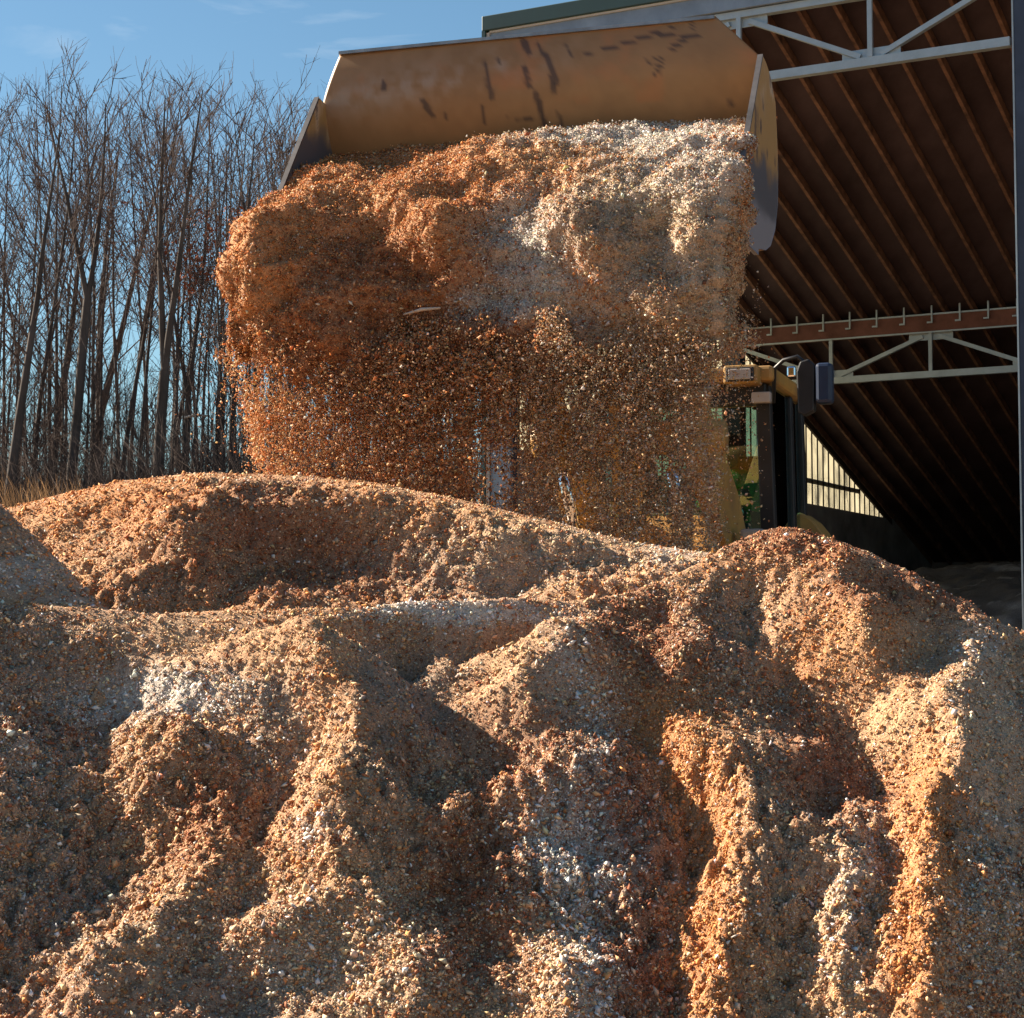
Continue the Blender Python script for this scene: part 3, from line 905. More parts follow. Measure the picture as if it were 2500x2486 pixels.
# fenders
for sg in (-1, 1):
    for (cb, r0, a0, a1, zc_) in [(5.75, 0.98, 20, 150, LZ + 0.86), (2.6, 0.95, 25, 110, LZ + 0.85)]:
        pts = []
        for k in range(12):
            a = math.radians(a0 + (a1 - a0) * k / 11)
            pts.append((cb + r0 * math.cos(a), zc_ + r0 * math.sin(a)))
        pts2 = [(cb + (b - cb) * 0.93, zc_ + (z - zc_) * 0.93) for b, z in reversed(pts)]
        w0 = AO + (0.72 if sg > 0 else -1.42)
        m_ = MB()
        for k in range(11):
            q = [pts[k], pts[k + 1], pts2[10 - k], pts2[11 - k]]
            m_.prism([LP(b, w0, z) for b, z in q], WD * 0.70)
        m_.build('fender', M['yellow'], loader)
wing = [on_plane(px, py, LP(4.95, 0, 0), BD) for px, py in [(1930, 1246), (1960, 1254), (1985, 1272), (2004, 1296), (2020, 1320), (2030, 1345), (1930, 1345)]]
MB().prism(wing, BD * 0.5).build('rear_wing', M['yellow'], loader, 0.015)

# cab
cab = MB().box(LP(0, CA, 0), BD, WD, ZV, 3.72, 5.12, -0.76, 0.76, 1.75, 2.12).build('cab', M['black'], loader, 0.02)
CR = 3.80
for (b, wv, wdt) in [(3.72, -0.74, 0.09), (3.72, 0.72, 0.12), (4.55, -0.75, 0.10), (4.55, 0.745, 0.12), (5.08, -0.74, 0.14), (5.08, 0.74, 0.14)]:
    MB().bar(LP(b + (0.06 if b < 4 else 0), CA + wv, 2.10), LP(b + (0.0 if b > 4 else -0.02), CA + wv * 0.95, CR - 0.12), wdt, 0.11, BD).build('pillar', M['black'], cab, 0.01)
MB().box(LP(0, CA, 0), BD, WD, ZV, 3.5, 5.25, -0.80, 0.80, CR - 0.11, CR + 0.02).build('roof', M['yellow'], cab, 0.03)
MB().box(LP(0, CA, 0), BD, WD, ZV, 3.6, 3.78, -0.72, 0.72, CR - 0.28, CR - 0.112).build('visor_panel', M['black'], cab, 0.01)
fq = lambda b0, w0, z0, b1, w1, z1: [LP(b0, CA + w0, z0), LP(b0, CA + w1, z0), LP(b1, CA + w1, z1), LP(b1, CA + w0, z1)]
MB().prism([LP(3.74, CA - 0.70, 2.13), LP(3.74, CA + 0.66, 2.13), LP(3.70, CA + 0.63, CR - 0.29), LP(3.70, CA - 0.67, CR - 0.29)], BD * 0.006).build('windshield', M['glass'], cab)
for sg in (-1, 1):
    MB().prism([LP(3.82, CA + sg * 0.765, 2.13), LP(4.49, CA + sg * 0.765, 2.13), LP(4.49, CA + sg * 0.735, CR - 0.12), LP(3.8, CA + sg * 0.735, CR - 0.12)], WD * 0.006).build('door_glass', M['glass'], cab)
    MB().prism([LP(4.62, CA + sg * 0.765, 2.13), LP(5.0, CA + sg * 0.765, 2.13), LP(5.0, CA + sg * 0.735, CR - 0.12), LP(4.62, CA + sg * 0.735, CR - 0.12)], WD * 0.006).build('side_glass', M['glass'], cab)
MB().box(LP(0, CA, 0), BD, WD, ZV, 4.72, 4.86, 0.01, 0.53, 2.3, 3.2).box(LP(0, CA, 0), BD, WD, ZV, 4.28, 4.72, 0.01, 0.53, 2.28, 2.42).build('seat', M['black'], cab, 0.03)
stw = MB().tube([LP(3.92, CA + 0.27, 2.12), LP(3.99, CA + 0.27, 2.60)], 0.05, 10)
ringp = [LP(3.99 + 0.10 * math.sin(a), CA + 0.27 + 0.19 * math.cos(a), 2.62 + 0.14 * math.sin(a)) for a in np.linspace(0, 2 * math.pi, 25)]
stw.tube(ringp, 0.016, 8)
stw.build('steering_wheel', M['black'], cab)
# lamps on the roof corners and the front frame
for sg in (-1, 1):
    hs = MB().box(LP(0, CA, 0), BD, WD, ZV, 3.36, 3.6, sg * 0.56 - 0.14, sg * 0.56 + 0.14, CR - 0.14, CR + 0.012)
    h = hs.build('headlight_housing', M['yellow'], cab, 0.02)
    MB().box(LP(0, CA, 0), BD, WD, ZV, 3.335, 3.362, sg * 0.56 - 0.115, sg * 0.56 + 0.115, CR - 0.125, CR - 0.01).build('lamp_bezel', M['black'], h, 0.012)
    MB().box(LP(0, CA, 0), BD, WD, ZV, 3.322, 3.337, sg * 0.56 - 0.092, sg * 0.56 + 0.092, CR - 0.112, CR - 0.025).build('lens', M['lamp'], h, 0.02)
    MB().box(LP(0, CA, 0), BD, WD, ZV, 3.50, 3.58, sg * 0.70 - 0.08, sg * 0.70 + 0.08, CR - 0.285, CR - 0.195).build('work_light', M['lamp'], cab, 0.012)
    st_ = MB().tube([LP(3.3, AO + sg * 0.62, 1.75), LP(3.25, AO + sg * 0.78, 2.1), LP(3.2, AO + sg * 0.78, 2.3)], 0.03, 8)
    hb = st_.build('lamp_stalk', M['black'], loader)
    MB().box(LP(0, AO, 0), BD, WD, ZV, 3.12, 3.28, sg * 0.78 - 0.1, sg * 0.78 + 0.1, 2.28, 2.47).build('headlight', M['lamp'], loader, 0.03)
# mirrors on looped brackets
for sg in (-1, 1):
    mw = lambda w_: CA + sg * w_
    lp_ = [LP(3.62, mw(0.78), 3.52), LP(3.58, mw(0.80), 3.80), LP(3.55, mw(0.88), 3.86), LP(3.52, mw(1.0), 3.88), LP(3.52, mw(1.07), 3.82), LP(3.52, mw(1.08), 3.60)]
    mir = MB().tube(lp_, 0.017, 8).build('mirror_bracket', M['black'], loader)
    hpts = [(1.01, 3.42), (1.06, 3.39), (1.14, 3.43), (1.15, 3.80), (1.10, 3.85), (1.03, 3.83), (1.0, 3.75)]
    MB().prism([LP(3.45, mw(w_), z) for w_, z in hpts], BD * 0.12).build('mirror_housing', M['black'], loader, 0.012)
    MB().box(LP(0, 0, 0), BD, WD, ZV, 3.42, 3.56, *sorted((mw(1.155), mw(1.29))), 3.48, 3.81).build('mirror_shell', M['navy'], loader, 0.03)
    MB().box(LP(0, 0, 0), BD, WD, ZV, 3.40, 3.44, *sorted((mw(0.93), mw(1.005))), 3.70, 3.79).build('spot_mirror', M['mirror'], loader, 0.015)

# ------------------------------------------------------------------ operator in the cab
def figure():
    root = np.array(LP(4.4, CA + 0.27, 2.44))
    fwd, rt = -BD, WD
    P_ = lambda f_, r_, z_: root + fwd * f_ + rt * r_ + ZV * z_
    vs = [P_(0, 0, 0.10), P_(0.02, 0, 0.26), P_(0.03, 0, 0.44), P_(0.02, 0, 0.56), P_(0.03, 0, 0.63), P_(0.06, 0, 0.70), P_(0.07, 0, 0.79), P_(0.06, 0, 0.86)]
    rad = [0.15, 0.145, 0.165, 0.12, 0.058, 0.075, 0.095, 0.07]
    ed = [(0, 1), (1, 2), (2, 3), (3, 4), (4, 5), (5, 6), (6, 7)]
    for sg in (-1, 1):
        k = len(vs)
        vs += [P_(0.02, sg * 0.19, 0.50), P_(0.08, sg * 0.27, 0.27), P_(0.30, sg * 0.17, 0.30), P_(0.37, sg * 0.15, 0.33)]
        rad += [0.068, 0.052, 0.040, 0.036]
        ed += [(3, k), (k, k + 1), (k + 1, k + 2), (k + 2, k + 3)]
        k = len(vs)
        vs += [P_(0.08, sg * 0.10, 0.07), P_(0.44, sg * 0.15, 0.10), P_(0.52, sg * 0.15, -0.28), P_(0.64, sg * 0.16, -0.30)]
        rad += [0.095, 0.068, 0.048, 0.045]
        ed += [(0, k), (k, k + 1), (k + 1, k + 2), (k + 2, k + 3)]
    me = bpy.data.meshes.new('person')
    loc = P_(0, 0, 0)
    me.from_pydata([tuple(v - loc) for v in vs], ed, [])
    ob_ = bpy.data.objects.new('person', me); COL.objects.link(ob_); ob_.location = loc
    ob_.modifiers.new('skin', 'SKIN')
    sv = me.skin_vertices[0].data
    for i, r in enumerate(rad): sv[i].radius = (r, r)
    for i in range(len(rad)): sv[i].use_root = (i == 0)
    ob_.modifiers.new('sub', 'SUBSURF').render_levels = 2
    ob_.modifiers['sub'].levels = 2
    dg = bpy.context.evaluated_depsgraph_get()
    m2 = bpy.data.meshes.new_from_object(ob_.evaluated_get(dg))
    ob_.modifiers.clear(); ob_.data = m2
    m2.materials.clear()
    for n_ in ('hivis', 'skin', 'denim'): m2.materials.append(M[n_])
    for p in m2.polygons:
        c = np.array(p.center)
        f_, r_, z_ = c @ fwd, c @ rt, c[2]
        p.use_smooth = True
        hand = f_ > 0.31 and z_ > 0.2
        p.material_index = 1 if (z_ > 0.615 or hand) else (2 if z_ < 0.14 else 0)
    tag(ob_, 'person in a green high visibility jacket seated at the controls inside the loader cab', 'person')
    capm = MB().tube_prof(P_(0.06, 0, 0.80), ZV, [(0.0, 0.106), (0.05, 0.103), (0.10, 0.075), (0.125, 0.01)], 16)
    capm.box(P_(0.06, 0, 0.80), fwd, rt, ZV, 0.06, 0.19, -0.075, 0.075, 0.0, 0.014)
    capm.build('cap', M['navy'], ob_)
    fm = MB()
    fm.tube([P_(0.155, 0, 0.765), P_(0.185, 0, 0.735)], [0.012, 0.018], 8)
    fm.build('nose', M['skin'], ob_)
    for sg in (-1, 1):
        MB().tube([P_(0.06, sg * 0.092, 0.78), P_(0.06, sg * 0.098, 0.72)], 0.018, 8).build('ear', M['skin'], ob_)
    for sg in (-1, 1):
        for k in range(4):
            hm = MB()
            b0 = P_(0.40, sg * 0.15 + (k - 1.5) * 0.021, 0.34)
            hm.tube([b0, b0 + fwd * 0.035 + ZV * (0.01 + 0.004 * k), b0 + fwd * 0.045 - ZV * 0.025, b0 + fwd * 0.02 - ZV * 0.04], [0.0095, 0.009, 0.0085, 0.007], 6).build('finger', M['skin'], ob_)
        b0 = P_(0.37, sg * 0.15 - sg * 0.045, 0.33)
        MB().tube([b0, b0 + fwd * 0.03 - rt * sg * 0.01, b0 + fwd * 0.05], [0.011, 0.010, 0.008], 6).build('thumb', M['skin'], ob_)


figure()

# ------------------------------------------------------------------ load spilling over the bucket lip
load = thing('mulch_load', 'great slumping load of orange and whitish mulch spilling over the raised bucket lip', 'mulch load', tuple(LP(-0.6, 0, ZT - 1.3)))
sp = np.array([(0.66, -0.24), (0.35, -0.30), (0.0, -0.46), (-0.42, -0.66), (-0.82, -0.90), (-1.10, -1.14), (-1.25, -1.46), (-1.30, -1.80), (-1.28, -2.08), (-1.24, -2.34)])
cl = np.concatenate([[0], np.cumsum(np.linalg.norm(np.diff(sp, axis=0), axis=1))])
NS, NU, NC = 240, 300, 50
tt = np.linspace(0, cl[-1], NS)
pb_, pz_ = np.interp(tt, cl, sp[:, 0]), np.interp(tt, cl, sp[:, 1])
kern = np.ones(31) / 31
pbs = np.convolve(np.pad(pb_, 15, mode='reflect', reflect_type='odd'), kern, 'valid'); pzs = np.convolve(np.pad(pz_, 15, mode='reflect', reflect_type='odd'), kern, 'valid')
ov = sstep(1.15, 1.9, tt)                      # how far past the side plates the material may spread
hw = WB / 2 - 0.035
us = np.concatenate([-1 + np.linspace(0, 1, NC, endpoint=False), np.linspace(0, 1, NU), 1 + np.linspace(0, 1, NC + 1)[1:]])
uu = np.tile(us[None], (NS, 1)); ee = np.tile(ov[:, None], (1, len(us)))
tb = np.tile(pbs[:, None], (1, len(us))); tz = np.tile(pzs[:, None], (1, len(us)))
inn = np.clip(uu, 0, 1)
wv = -hw + 2 * hw * inn
aL = np.clip(-uu, 0, 1) * math.pi / 2; aR = np.clip(uu - 1, 0, 1) * math.pi / 2
bulge = 0.03 * np.exp(-((inn - 0.02) / 0.16) ** 2) * np.exp(-((tz + 1.75) / 0.4) ** 2)
wv = wv - 0.04 * np.sin(aL) * ee + 0.03 * np.sin(aR) * ee
tb = tb + 0.55 * (1 - np.cos(aL)) * ee + 0.5 * (1 - np.cos(aR)) * ee - bulge * 0.4
wv = wv - bulge * np.cos(aR)
cut = 0.22 * fbm(np.stack([inn * 6, inn * 0, inn * 0 + 3.3], -1), 3, 7)
heapy = 0.07 * np.exp(-((inn - 0.55) / 0.3) ** 2) * np.exp(-((tb + 0.2) / 0.5) ** 2)
tz = tz + heapy
PG = OC[None, None] * np.array([1, 1, 0]) + BD * tb[..., None] + WD * wv[..., None] + ZV * (ZT + tz)[..., None]
# displacement along the local normal
du_ = np.gradient(PG, axis=1); ds_ = np.gradient(PG, axis=0)
nrm_ = np.cross(ds_, du_); nrm_ /= np.linalg.norm(nrm_, axis=-1, keepdims=True) + 1e-9
if (nrm_[NS // 2, len(us) // 2] @ np.array([0, -1, 0.3])) < 0: nrm_ = -nrm_
amp = sstep(0.15, 0.9, tt)[:, None]
dsp = 0.15 * fbm(PG * 1.7, 3, 3) + 0.055 * fbm(PG * np.array([4.6, 4.6, 6.5]), 3, 4) + 0.06 * (0.45 - np.abs(fbm(PG * 9.0, 3, 8))) + 0.022 * fbm(PG * np.array([22, 22, 30]), 3, 5)
LOAD_STROKES = [
    ([(470, 470), (445, 560), (450, 640), (500, 720)], 40, 1.0), ([(540, 400), (640, 370), (760, 330)], 36, 0.5), ([(730, 400), (780, 470), (840, 490)], 34, 1.0), ([(570, 630), (610, 640)], 26, 1.0), ([(540, 590), (560, 660)], 22, 0.7),
    ([(800, 600), (830, 620)], 18, 1.0), ([(1030, 420), (960, 520)], 30, 0.8), ([(1095, 500), (1120, 560)], 26, 1.0), ([(1265, 480), (1290, 530)], 24, 1.0), ([(1180, 560), (1220, 620)], 26, 0.8), ([(980, 560), (1060, 540)], 22, 0.7),
    ([(600, 430), (650, 405)], 24, -1.0), ([(540, 490), (620, 510), (690, 560), (780, 540)], 48, -1.0), ([(500, 560), (530, 560)], 22, -0.8), ([(640, 620), (760, 630)], 34, -0.7), ([(880, 440), (870, 540)], 36, -0.9), ([(1130, 430), (1190, 460)], 30, -0.9), ([(1320, 440), (1340, 540)], 30, -0.7), ([(1010, 600), (1080, 610)], 26, -0.6), ([(1230, 430), (1240, 470)], 18, -0.6),
]
lpx, lpy = project(PG)
TL = slope_field(lpx, lpy, LOAD_STROKES, (12 * fbm(PG * 3, 3, 321), 12 * fbm(PG * 3, 3, 322)))
dsp = dsp + np.ascontiguousarray(carve(np.ascontiguousarray(np.swapaxes(TL, 0, 1)), 2 * hw / NU, 81, 1.2).swapaxes(0, 1))
PG = PG + nrm_ * (dsp * amp)[..., None]
load_blobs = [(1480, 330, 160, 30, 4, 4.50), (1700, 310, 140, 40, 4, 3.30), (1650, 420, 160, 90, 4, 2.70), (1280, 590, 80, 90, 4, 3.30), (1370, 720, 110, 60, 4, 3.90), (1180, 740, 70, 35, 4, 2.40),
              (1640, 650, 60, 60, 4, 2.40), (1550, 480, 150, 80, 3, 2.40), (1600, 600, 200, 160, 3, 2.10), (1500, 600, 220, 160, 5, 1.2), (1700, 700, 130, 150, 3, 2.25), (1430, 690, 40, 60, 0, 2.0),
              (600, 700, 120, 260, 0, 1.6), (600, 700, 120, 260, 1, 0.9), (900, 500, 260, 120, 0, 1.3), (900, 500, 260, 120, 1, 0.6), (1150, 420, 200, 60, 0, 1.2), (900, 700, 260, 150, 2, 1.6), (900, 860, 350, 90, 2, 2.0), (1250, 880, 200, 80, 2, 1.4), (1350, 380, 160, 40, 1, 2.0), (1560, 860, 200, 90, 1, 1.0)]
lbs = [0.52, 0.36, 0.2, 0.1, 0.02, 0.06]
PV = PG.reshape(-1, 3)
cv = mixcol(weights(PV, lbs, load_blobs, 121)) * 0.85
# faces, dropping the ragged bottom
n, m = NS, len(us)
idx = np.arange(n * m).reshape(n, m)
q = np.stack([idx[:-1, :-1], idx[1:, :-1], idx[1:, 1:], idx[:-1, 1:]], -1).reshape(-1, 4)
lim = (cl[-1] - 0.22 + cut + 0.16 * fbm(PG * 8, 3, 55)) - 0.12 * sstep(0.72, 1.0, inn) - 0.35 * np.exp(-((inn - 0.0) / 0.1) ** 2)
keep = (np.tile(tt[:, None], (1, m)) < lim).reshape(-1)
q = q[keep[q].all(1)]
np_mesh('slump', PV, q, np.full(len(q), 4), M['pile'], load, cv, True)
nv = nrm_.reshape(-1, 3)
sel = np.where(keep & (np.tile(tt[:, None], (1, m)) > 0.1).reshape(-1))[0]
NLD = 200000
k = RNG.choice(sel, NLD)
Q = PV[k] + RNG.normal(size=(NLD, 3)) * 0.007
W = weights(Q, lbs, load_blobs, 121)
sz = np.exp(RNG.normal(math.log(0.0080), 0.5, NLD)).clip(0.005, 0.034)
tag(chip_mesh('loose_chips', Q + nv[k] * (RNG.gamma(1.2, 0.0045, NLD))[:, None], sz, pickcol(W, RNG), RNG, M['airchip'], load, nv[k], 0.9), kind='stuff')
# wood splinter poking out of the load
a_, b_ = on_plane(985, 768, LP(-1.33, 0, 0), BD), on_plane(1075, 752, LP(-1.38, 0, 0), BD)
spl = MB().tube([a_, (a_ + b_) / 2 + np.array([0, 0, 0.01]), b_], [0.004, 0.011, 0.006], 6).build('wood_splinter', M['palewood'])
tag(spl, 'long pale wood splinter lying on the dark face of the spilling load', 'splinter')

# ------------------------------------------------------------------ falling chips
NF = 900000
wv = RNG.uniform(-WB / 2 - 0.40, WB / 2 + 0.22, NF)
zr = -1.45 - 2.35 * RNG.beta(1.0, 1.12, NF)
fall = np.clip(-1.3 - zr, 0, None)
bb = -1.26 + 0.02 * fall + RNG.normal(size=NF) * (0.11 + 0.08 * fall) + 0.24 * RNG.random(NF)
ncl = 5200                                     # clumps that fall together, drawn out sideways
cw, cz, cb = RNG.uniform(-WB / 2 - 0.2, WB / 2, ncl), -1.5 - 2.0 * RNG.beta(1.0, 1.9, ncl), -1.28 + RNG.normal(size=ncl) * 0.1
nc = int(NF * 0.36); ci = RNG.integers(0, ncl, nc)
wv[:nc] = cw[ci] + RNG.normal(size=nc) * 0.045
zr[:nc] = cz[ci] + RNG.normal(size=nc) * 0.010 + 0.04 * np.sin((wv[:nc] - cw[ci]) * 25)
bb[:nc] = cb[ci] + RNG.normal(size=nc) * 0.03
P = OC[None] * np.array([1, 1, 0]) + BD * bb[:, None] + WD * wv[:, None] + ZV * (ZT + zr)[:, None]
px, py = project(P)
xl = np.interp(py, [600, 820, 880, 960, 1060, 1160, 1300], [560, 545, 560, 588, 615, 640, 650])
xr = np.interp(py, [600, 800, 850, 900, 1300], [1838, 1838, 1800, 1722, 1758])
stk = fbm(np.stack([px / 30.0, py / 260.0, px * 0], -1), 3, 9)
ac = 1 / (1 + np.exp(-(px - xl) / 9.0)) + 0.10 * np.exp(-np.clip(xl - px, 0, None) / 38.0)
right = 1 / (1 + np.exp((px - xr) / 9.0)) + 0.13 * np.exp(-np.clip(px - xr, 0, None) / 90.0)
right = np.where(py < 850, 1 / (1 + np.exp((px - 1838) / 8.0)) + 0.05 * np.exp(-np.clip(px - 1838, 0, None) / 18.0), right)
dn = np.interp(py, [700, 900, 1000, 1150, 1300], [1.7, 1.45, 0.78, 0.5, 0.42]) * np.interp(px, [540, 700, 1150, 1230, 1500, 1720, 1800], [0.5, 0.62, 0.78, 0.9, 1.35, 1.3, 0.7])
hole = np.exp(-((px - 1212) / 42.0) ** 2) * np.exp(-((py - 1165) / 75.0) ** 2)
acc = np.clip(ac, 0, 1) * np.clip(right, 0, 1) * dn * np.exp((0.85 + 0.8 * sstep(1150, 1350, px) * sstep(850, 1000, py)) * stk) * (1 - 0.86 * hole)
acc = acc * sstep(-1.45, -1.9, zr + 0.32 * fbm(np.stack([wv * 2.2, zr * 1.5, wv * 0], -1), 3, 90))
acc = acc * sstep(790, 1000, py + 110 * sstep(1250, 1600, px) + 150 * fbm(np.stack([px / 90.0, py / 160.0, px * 0], -1), 3, 95))
ok = (RNG.random(NF) < acc) & (py > 560)
P = P[ok]; px = px[ok]; py = py[ok]
nf = len(P)
W = np.tile(np.array([0.5, 0.42, 0.18, 0.12, 0.04, 0.08]), (nf, 1))
lf = 1 - sstep(620, 900, px); rt_ = sstep(1150, 1500, px)
W[:, 0] += 0.35 * lf; W[:, 1] += 0.35 * lf; W[:, 2] += 0.2 * (1 - lf) * (1 - rt_); W[:, 3] += 0.9 * rt_; W[:, 1] += 0.8 * rt_; W[:, 4] += 0.4 * rt_; W[:, 5] += 0.5 * rt_; W[:, 1] += 0.3  # right side: paler chips, with skylight on the curtain painted into the colour
W /= W.sum(1, keepdims=True)
sz = np.exp(RNG.normal(math.log(0.0088), 0.5, nf)).clip(0.004, 0.03) * np.where(px > 1250, 0.85, 1.0)
fc = chip_mesh('falling_chips', P, sz, pickcol(W, RNG), RNG, M['airchip'], None, None)
tag(fc, 'thick curtain of orange and brown wood chips pouring down from the tipped bucket', 'falling chips', kind='stuff')
print('falling', nf)

# ------------------------------------------------------------------ open fronted shed
ROOT = np.array([CB[0], CB[1], 0.35])
shed = thing('open_shed', 'tall open fronted shed with green roof trim, steel trusses and a dark timber roof', 'shed', tuple(ROOT))
SL = 0.30
Z0 = CAMZ + 7.32
BAY = 6.53
DEP, WID = 19.5, 12.9


def BP(a, D, z):
    return CB + UB * a + VB * D + ZV * z


def BR(a, D, zrel):    # relative to the sloping roof plane
    return BP(a, D, Z0 - SL * D + zrel)


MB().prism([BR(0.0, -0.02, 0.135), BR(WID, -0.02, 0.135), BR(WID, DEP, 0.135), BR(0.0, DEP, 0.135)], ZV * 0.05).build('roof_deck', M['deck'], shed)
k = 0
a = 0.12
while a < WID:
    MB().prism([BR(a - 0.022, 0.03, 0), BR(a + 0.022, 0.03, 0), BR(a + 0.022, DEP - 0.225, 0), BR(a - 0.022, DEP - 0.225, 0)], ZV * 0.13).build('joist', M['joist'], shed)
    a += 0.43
# front header
zt_ = CAMZ
hd = MB().box(BP(0, 0, 0), UB, VB, ZV, 0.022, WID, -0.10, -0.02, zt_ + 7.33, zt_ + 7.55).build('header_panel', M['header'], shed)
MB().box(BP(0, 0, 0), UB, VB, ZV, -0.03, WID, -0.16, -0.015, zt_ + 7.552, zt_ + 7.74).build('roof_trim', M['green_trim'], shed, 0.01)
MB().box(BP(0, 0, 0), UB, VB, ZV, -0.03, 0.018, -0.16, 0.1, zt_ + 0.4 - 1.6, zt_ + 7.55).build('corner_trim', M['green_trim'], shed)
MB().box(BP(0, 0, 0), UB, VB, ZV, 0.022, 0.06, -0.13, -0.102, -1.0 + 1.4, zt_ + 7.53).build('corner_trim', M['cream'], shed)
MB().box(BP(0, 0, 0), UB, VB, ZV, 0.062, WID, -0.125, -0.102, zt_ + 7.527, zt_ + 7.55).build('drip_edge', M['cream'], shed)
MB().box(BP(0, 0, 0), UB, VB, ZV, 0.062, 0.34, -0.09, -0.03, 0.3, zt_ + 7.328).build('corner_panel', M['header'], shed)
for a in (0.0, BAY, 2 * BAY):
    for D in (0.08, 7.96):
        ztop = Z0 - SL * D - (0.0 if D < 1 else 0.25)
        p = MB().box(BP(a, D, 0), UB, VB, ZV, -0.02, 0.26, -0.09, 0.16, 0.2, ztop).build('post', M['post'], shed)
        MB().box(BP(a, D, 0), UB, VB, ZV, -0.04, -0.022, -0.10, -0.03, 0.2, ztop).build('post_flange', M['galv'], p)


def truss(D, ztop, zbot, name_top, mat_top, top_h):
    for bay in (0, 1):
        a0 = bay * BAY + 0.27; a1 = (bay + 1) * BAY - 0.06
        tr = MB().bar(BP(a0, D, zbot), BP(a1, D, zbot), 0.10, 0.10).build('truss', M['galv'], shed)
        MB().box(BP(0, D, 0), UB, VB, ZV, a0, a1, -0.05 if top_h < 0.2 else -0.07, 0.05 if top_h < 0.2 else 0.07, ztop - top_h, ztop).build(name_top, mat_top, tr)
        zt2 = ztop - top_h
        nodes = [(bay * BAY + 0.18 + 1.575 * i, i % 2) for i in range(5)]     # 0 top, 1 bottom
        for i, (a, bt) in enumerate(nodes):
            if i in (1, 2, 3):
                MB().bar(BP(a, D - 0.03, zbot + 0.05), BP(a, D - 0.03, zt2), 0.055, 0.05, VB).build('truss_strut', M['galv'], tr)
                zg = (zbot + 0.05) if bt else (zt2 - 0.11)
                MB().box(BP(0, D - 0.02, 0), UB, VB, ZV, a - 0.34, a + 0.34, 0.02, 0.035, zg, zg + 0.11).build('gusset', M['galv'], tr)
            if i < 4:
                b2 = nodes[i + 1]
                p0 = BP(max(a + 0.12, a0), D + 0.0, (zbot + 0.07) if bt else (zt2 - 0.05)); p1 = BP(min(b2[0] - 0.12, a1), D + 0.0, (zbot + 0.07) if b2[1] else (zt2 - 0.05))
                MB().bar(p0, p1, 0.06, 0.075, VB).build('truss_brace', M['galv'], tr)
        if top_h > 0.2:
            MB().box(BP(0, D, 0), UB, VB, ZV, a0, a1, -0.10, -0.072, ztop - 0.012, ztop + 0.012).build('hanger_rail', M['galv'], tr)
            MB().box(BP(0, D, 0), UB, VB, ZV, a0, a1, -0.09, -0.072, zt2 - 0.012, zt2 + 0.012).build('beam_flange', M['galv'], tr)
            a = a0 + 0.1
            while a < a1:
                MB().box(BP(a, D, 0), UB, VB, ZV, -0.012, 0.012, -0.125, -0.10, ztop - 0.14, ztop + 0.13).box(BP(a, D, 0), UB, VB, ZV, -0.075, -0.0125, -0.124, -0.101, ztop - 0.14, ztop - 0.115).build('joist_hanger', M['galv'], tr)
                a += 0.43


truss(0.0, CAMZ + 7.32, CAMZ + 6.50, 'top_chord', M['galv'], 0.08)
truss(7.96, Z0 - SL * 7.96 - 0.002, CAMZ + 4.02, 'beam', M['redbeam'], 0.27)
# left wall: concrete below, lit translucent sheeting between dark studs above
WZ = CAMZ + 2.37
Dt = (Z0 - WZ) / SL
MB().box(BP(0, 0, 0), UB, VB, ZV, -0.05, 0.14, 0.3, DEP, 0.0, WZ).build('wall_base', M['concrete'], shed)
MB().box(BP(0, 0, 0), UB, VB, ZV, WID, WID + 0.2, 0.0, DEP, 0.0, Z0 - SL * DEP).prism([BP(WID, 0, Z0 - SL * DEP), BP(WID, DEP, Z0 - SL * DEP), BP(WID, 0, Z0)], UB * 0.2).build('side_wall', M['dkpanel'], shed)
MB().box(BP(0, 0, 0), UB, VB, ZV, 0.14, WID, DEP - 0.22, DEP - 0.02, 0.0, Z0 - SL * DEP + 0.14).build('back_wall', M['dkpanel'], shed)
mT, ntt, bt = new_mat('translucent_sheeting')
ntt.nodes.remove(bt)
tl = ntt.nodes.new('ShaderNodeBsdfTranslucent'); tl.inputs[0].default_value = (0.62, 0.50, 0.26, 1)
df = ntt.nodes.new('ShaderNodeBsdfDiffuse'); df.inputs[0].default_value = (0.5, 0.45, 0.33, 1)
nz_ = ntt.nodes.new('ShaderNodeTexNoise'); nz_.inputs['Scale'].default_value = 2.5
crp = ntt.nodes.new('ShaderNodeValToRGB'); crp.color_ramp.elements[0].color = (0.20, 0.18, 0.125, 1); crp.color_ramp.elements[1].color = (0.32, 0.30, 0.22, 1)
tcw = ntt.nodes.new('ShaderNodeTexCoord'); ntt.links.new(tcw.outputs['Object'], nz_.inputs['Vector'])
ntt.links.new(nz_.outputs['Fac'], crp.inputs['Fac']); ntt.links.new(crp.outputs['Color'], tl.inputs[0])
mxs = ntt.nodes.new('ShaderNodeMixShader'); mxs.inputs[0].default_value = 0.25
ntt.links.new(tl.outputs[0], mxs.inputs[1]); ntt.links.new(df.outputs[0], mxs.inputs[2]); ntt.links.new(mxs.outputs[0], ntt.nodes['Material Output'].inputs[0])
n = 120
Ds = np.linspace(0.3, Dt, n)
pv, pf = [], []
for i, D in enumerate(Ds):
    aa = -0.02 + 0.012 * (i % 2)
    pv += [BP(aa, D, WZ), BP(aa, D, max(Z0 - SL * D + 0.13, WZ + 0.001))]
q = [(2 * i, 2 * i + 2, 2 * i + 3, 2 * i + 1) for i in range(n - 1)]
pan = np_mesh('translucent_panel', np.array(pv), np.array(q), np.full(len(q), 4), mT, shed)
D = 0.45
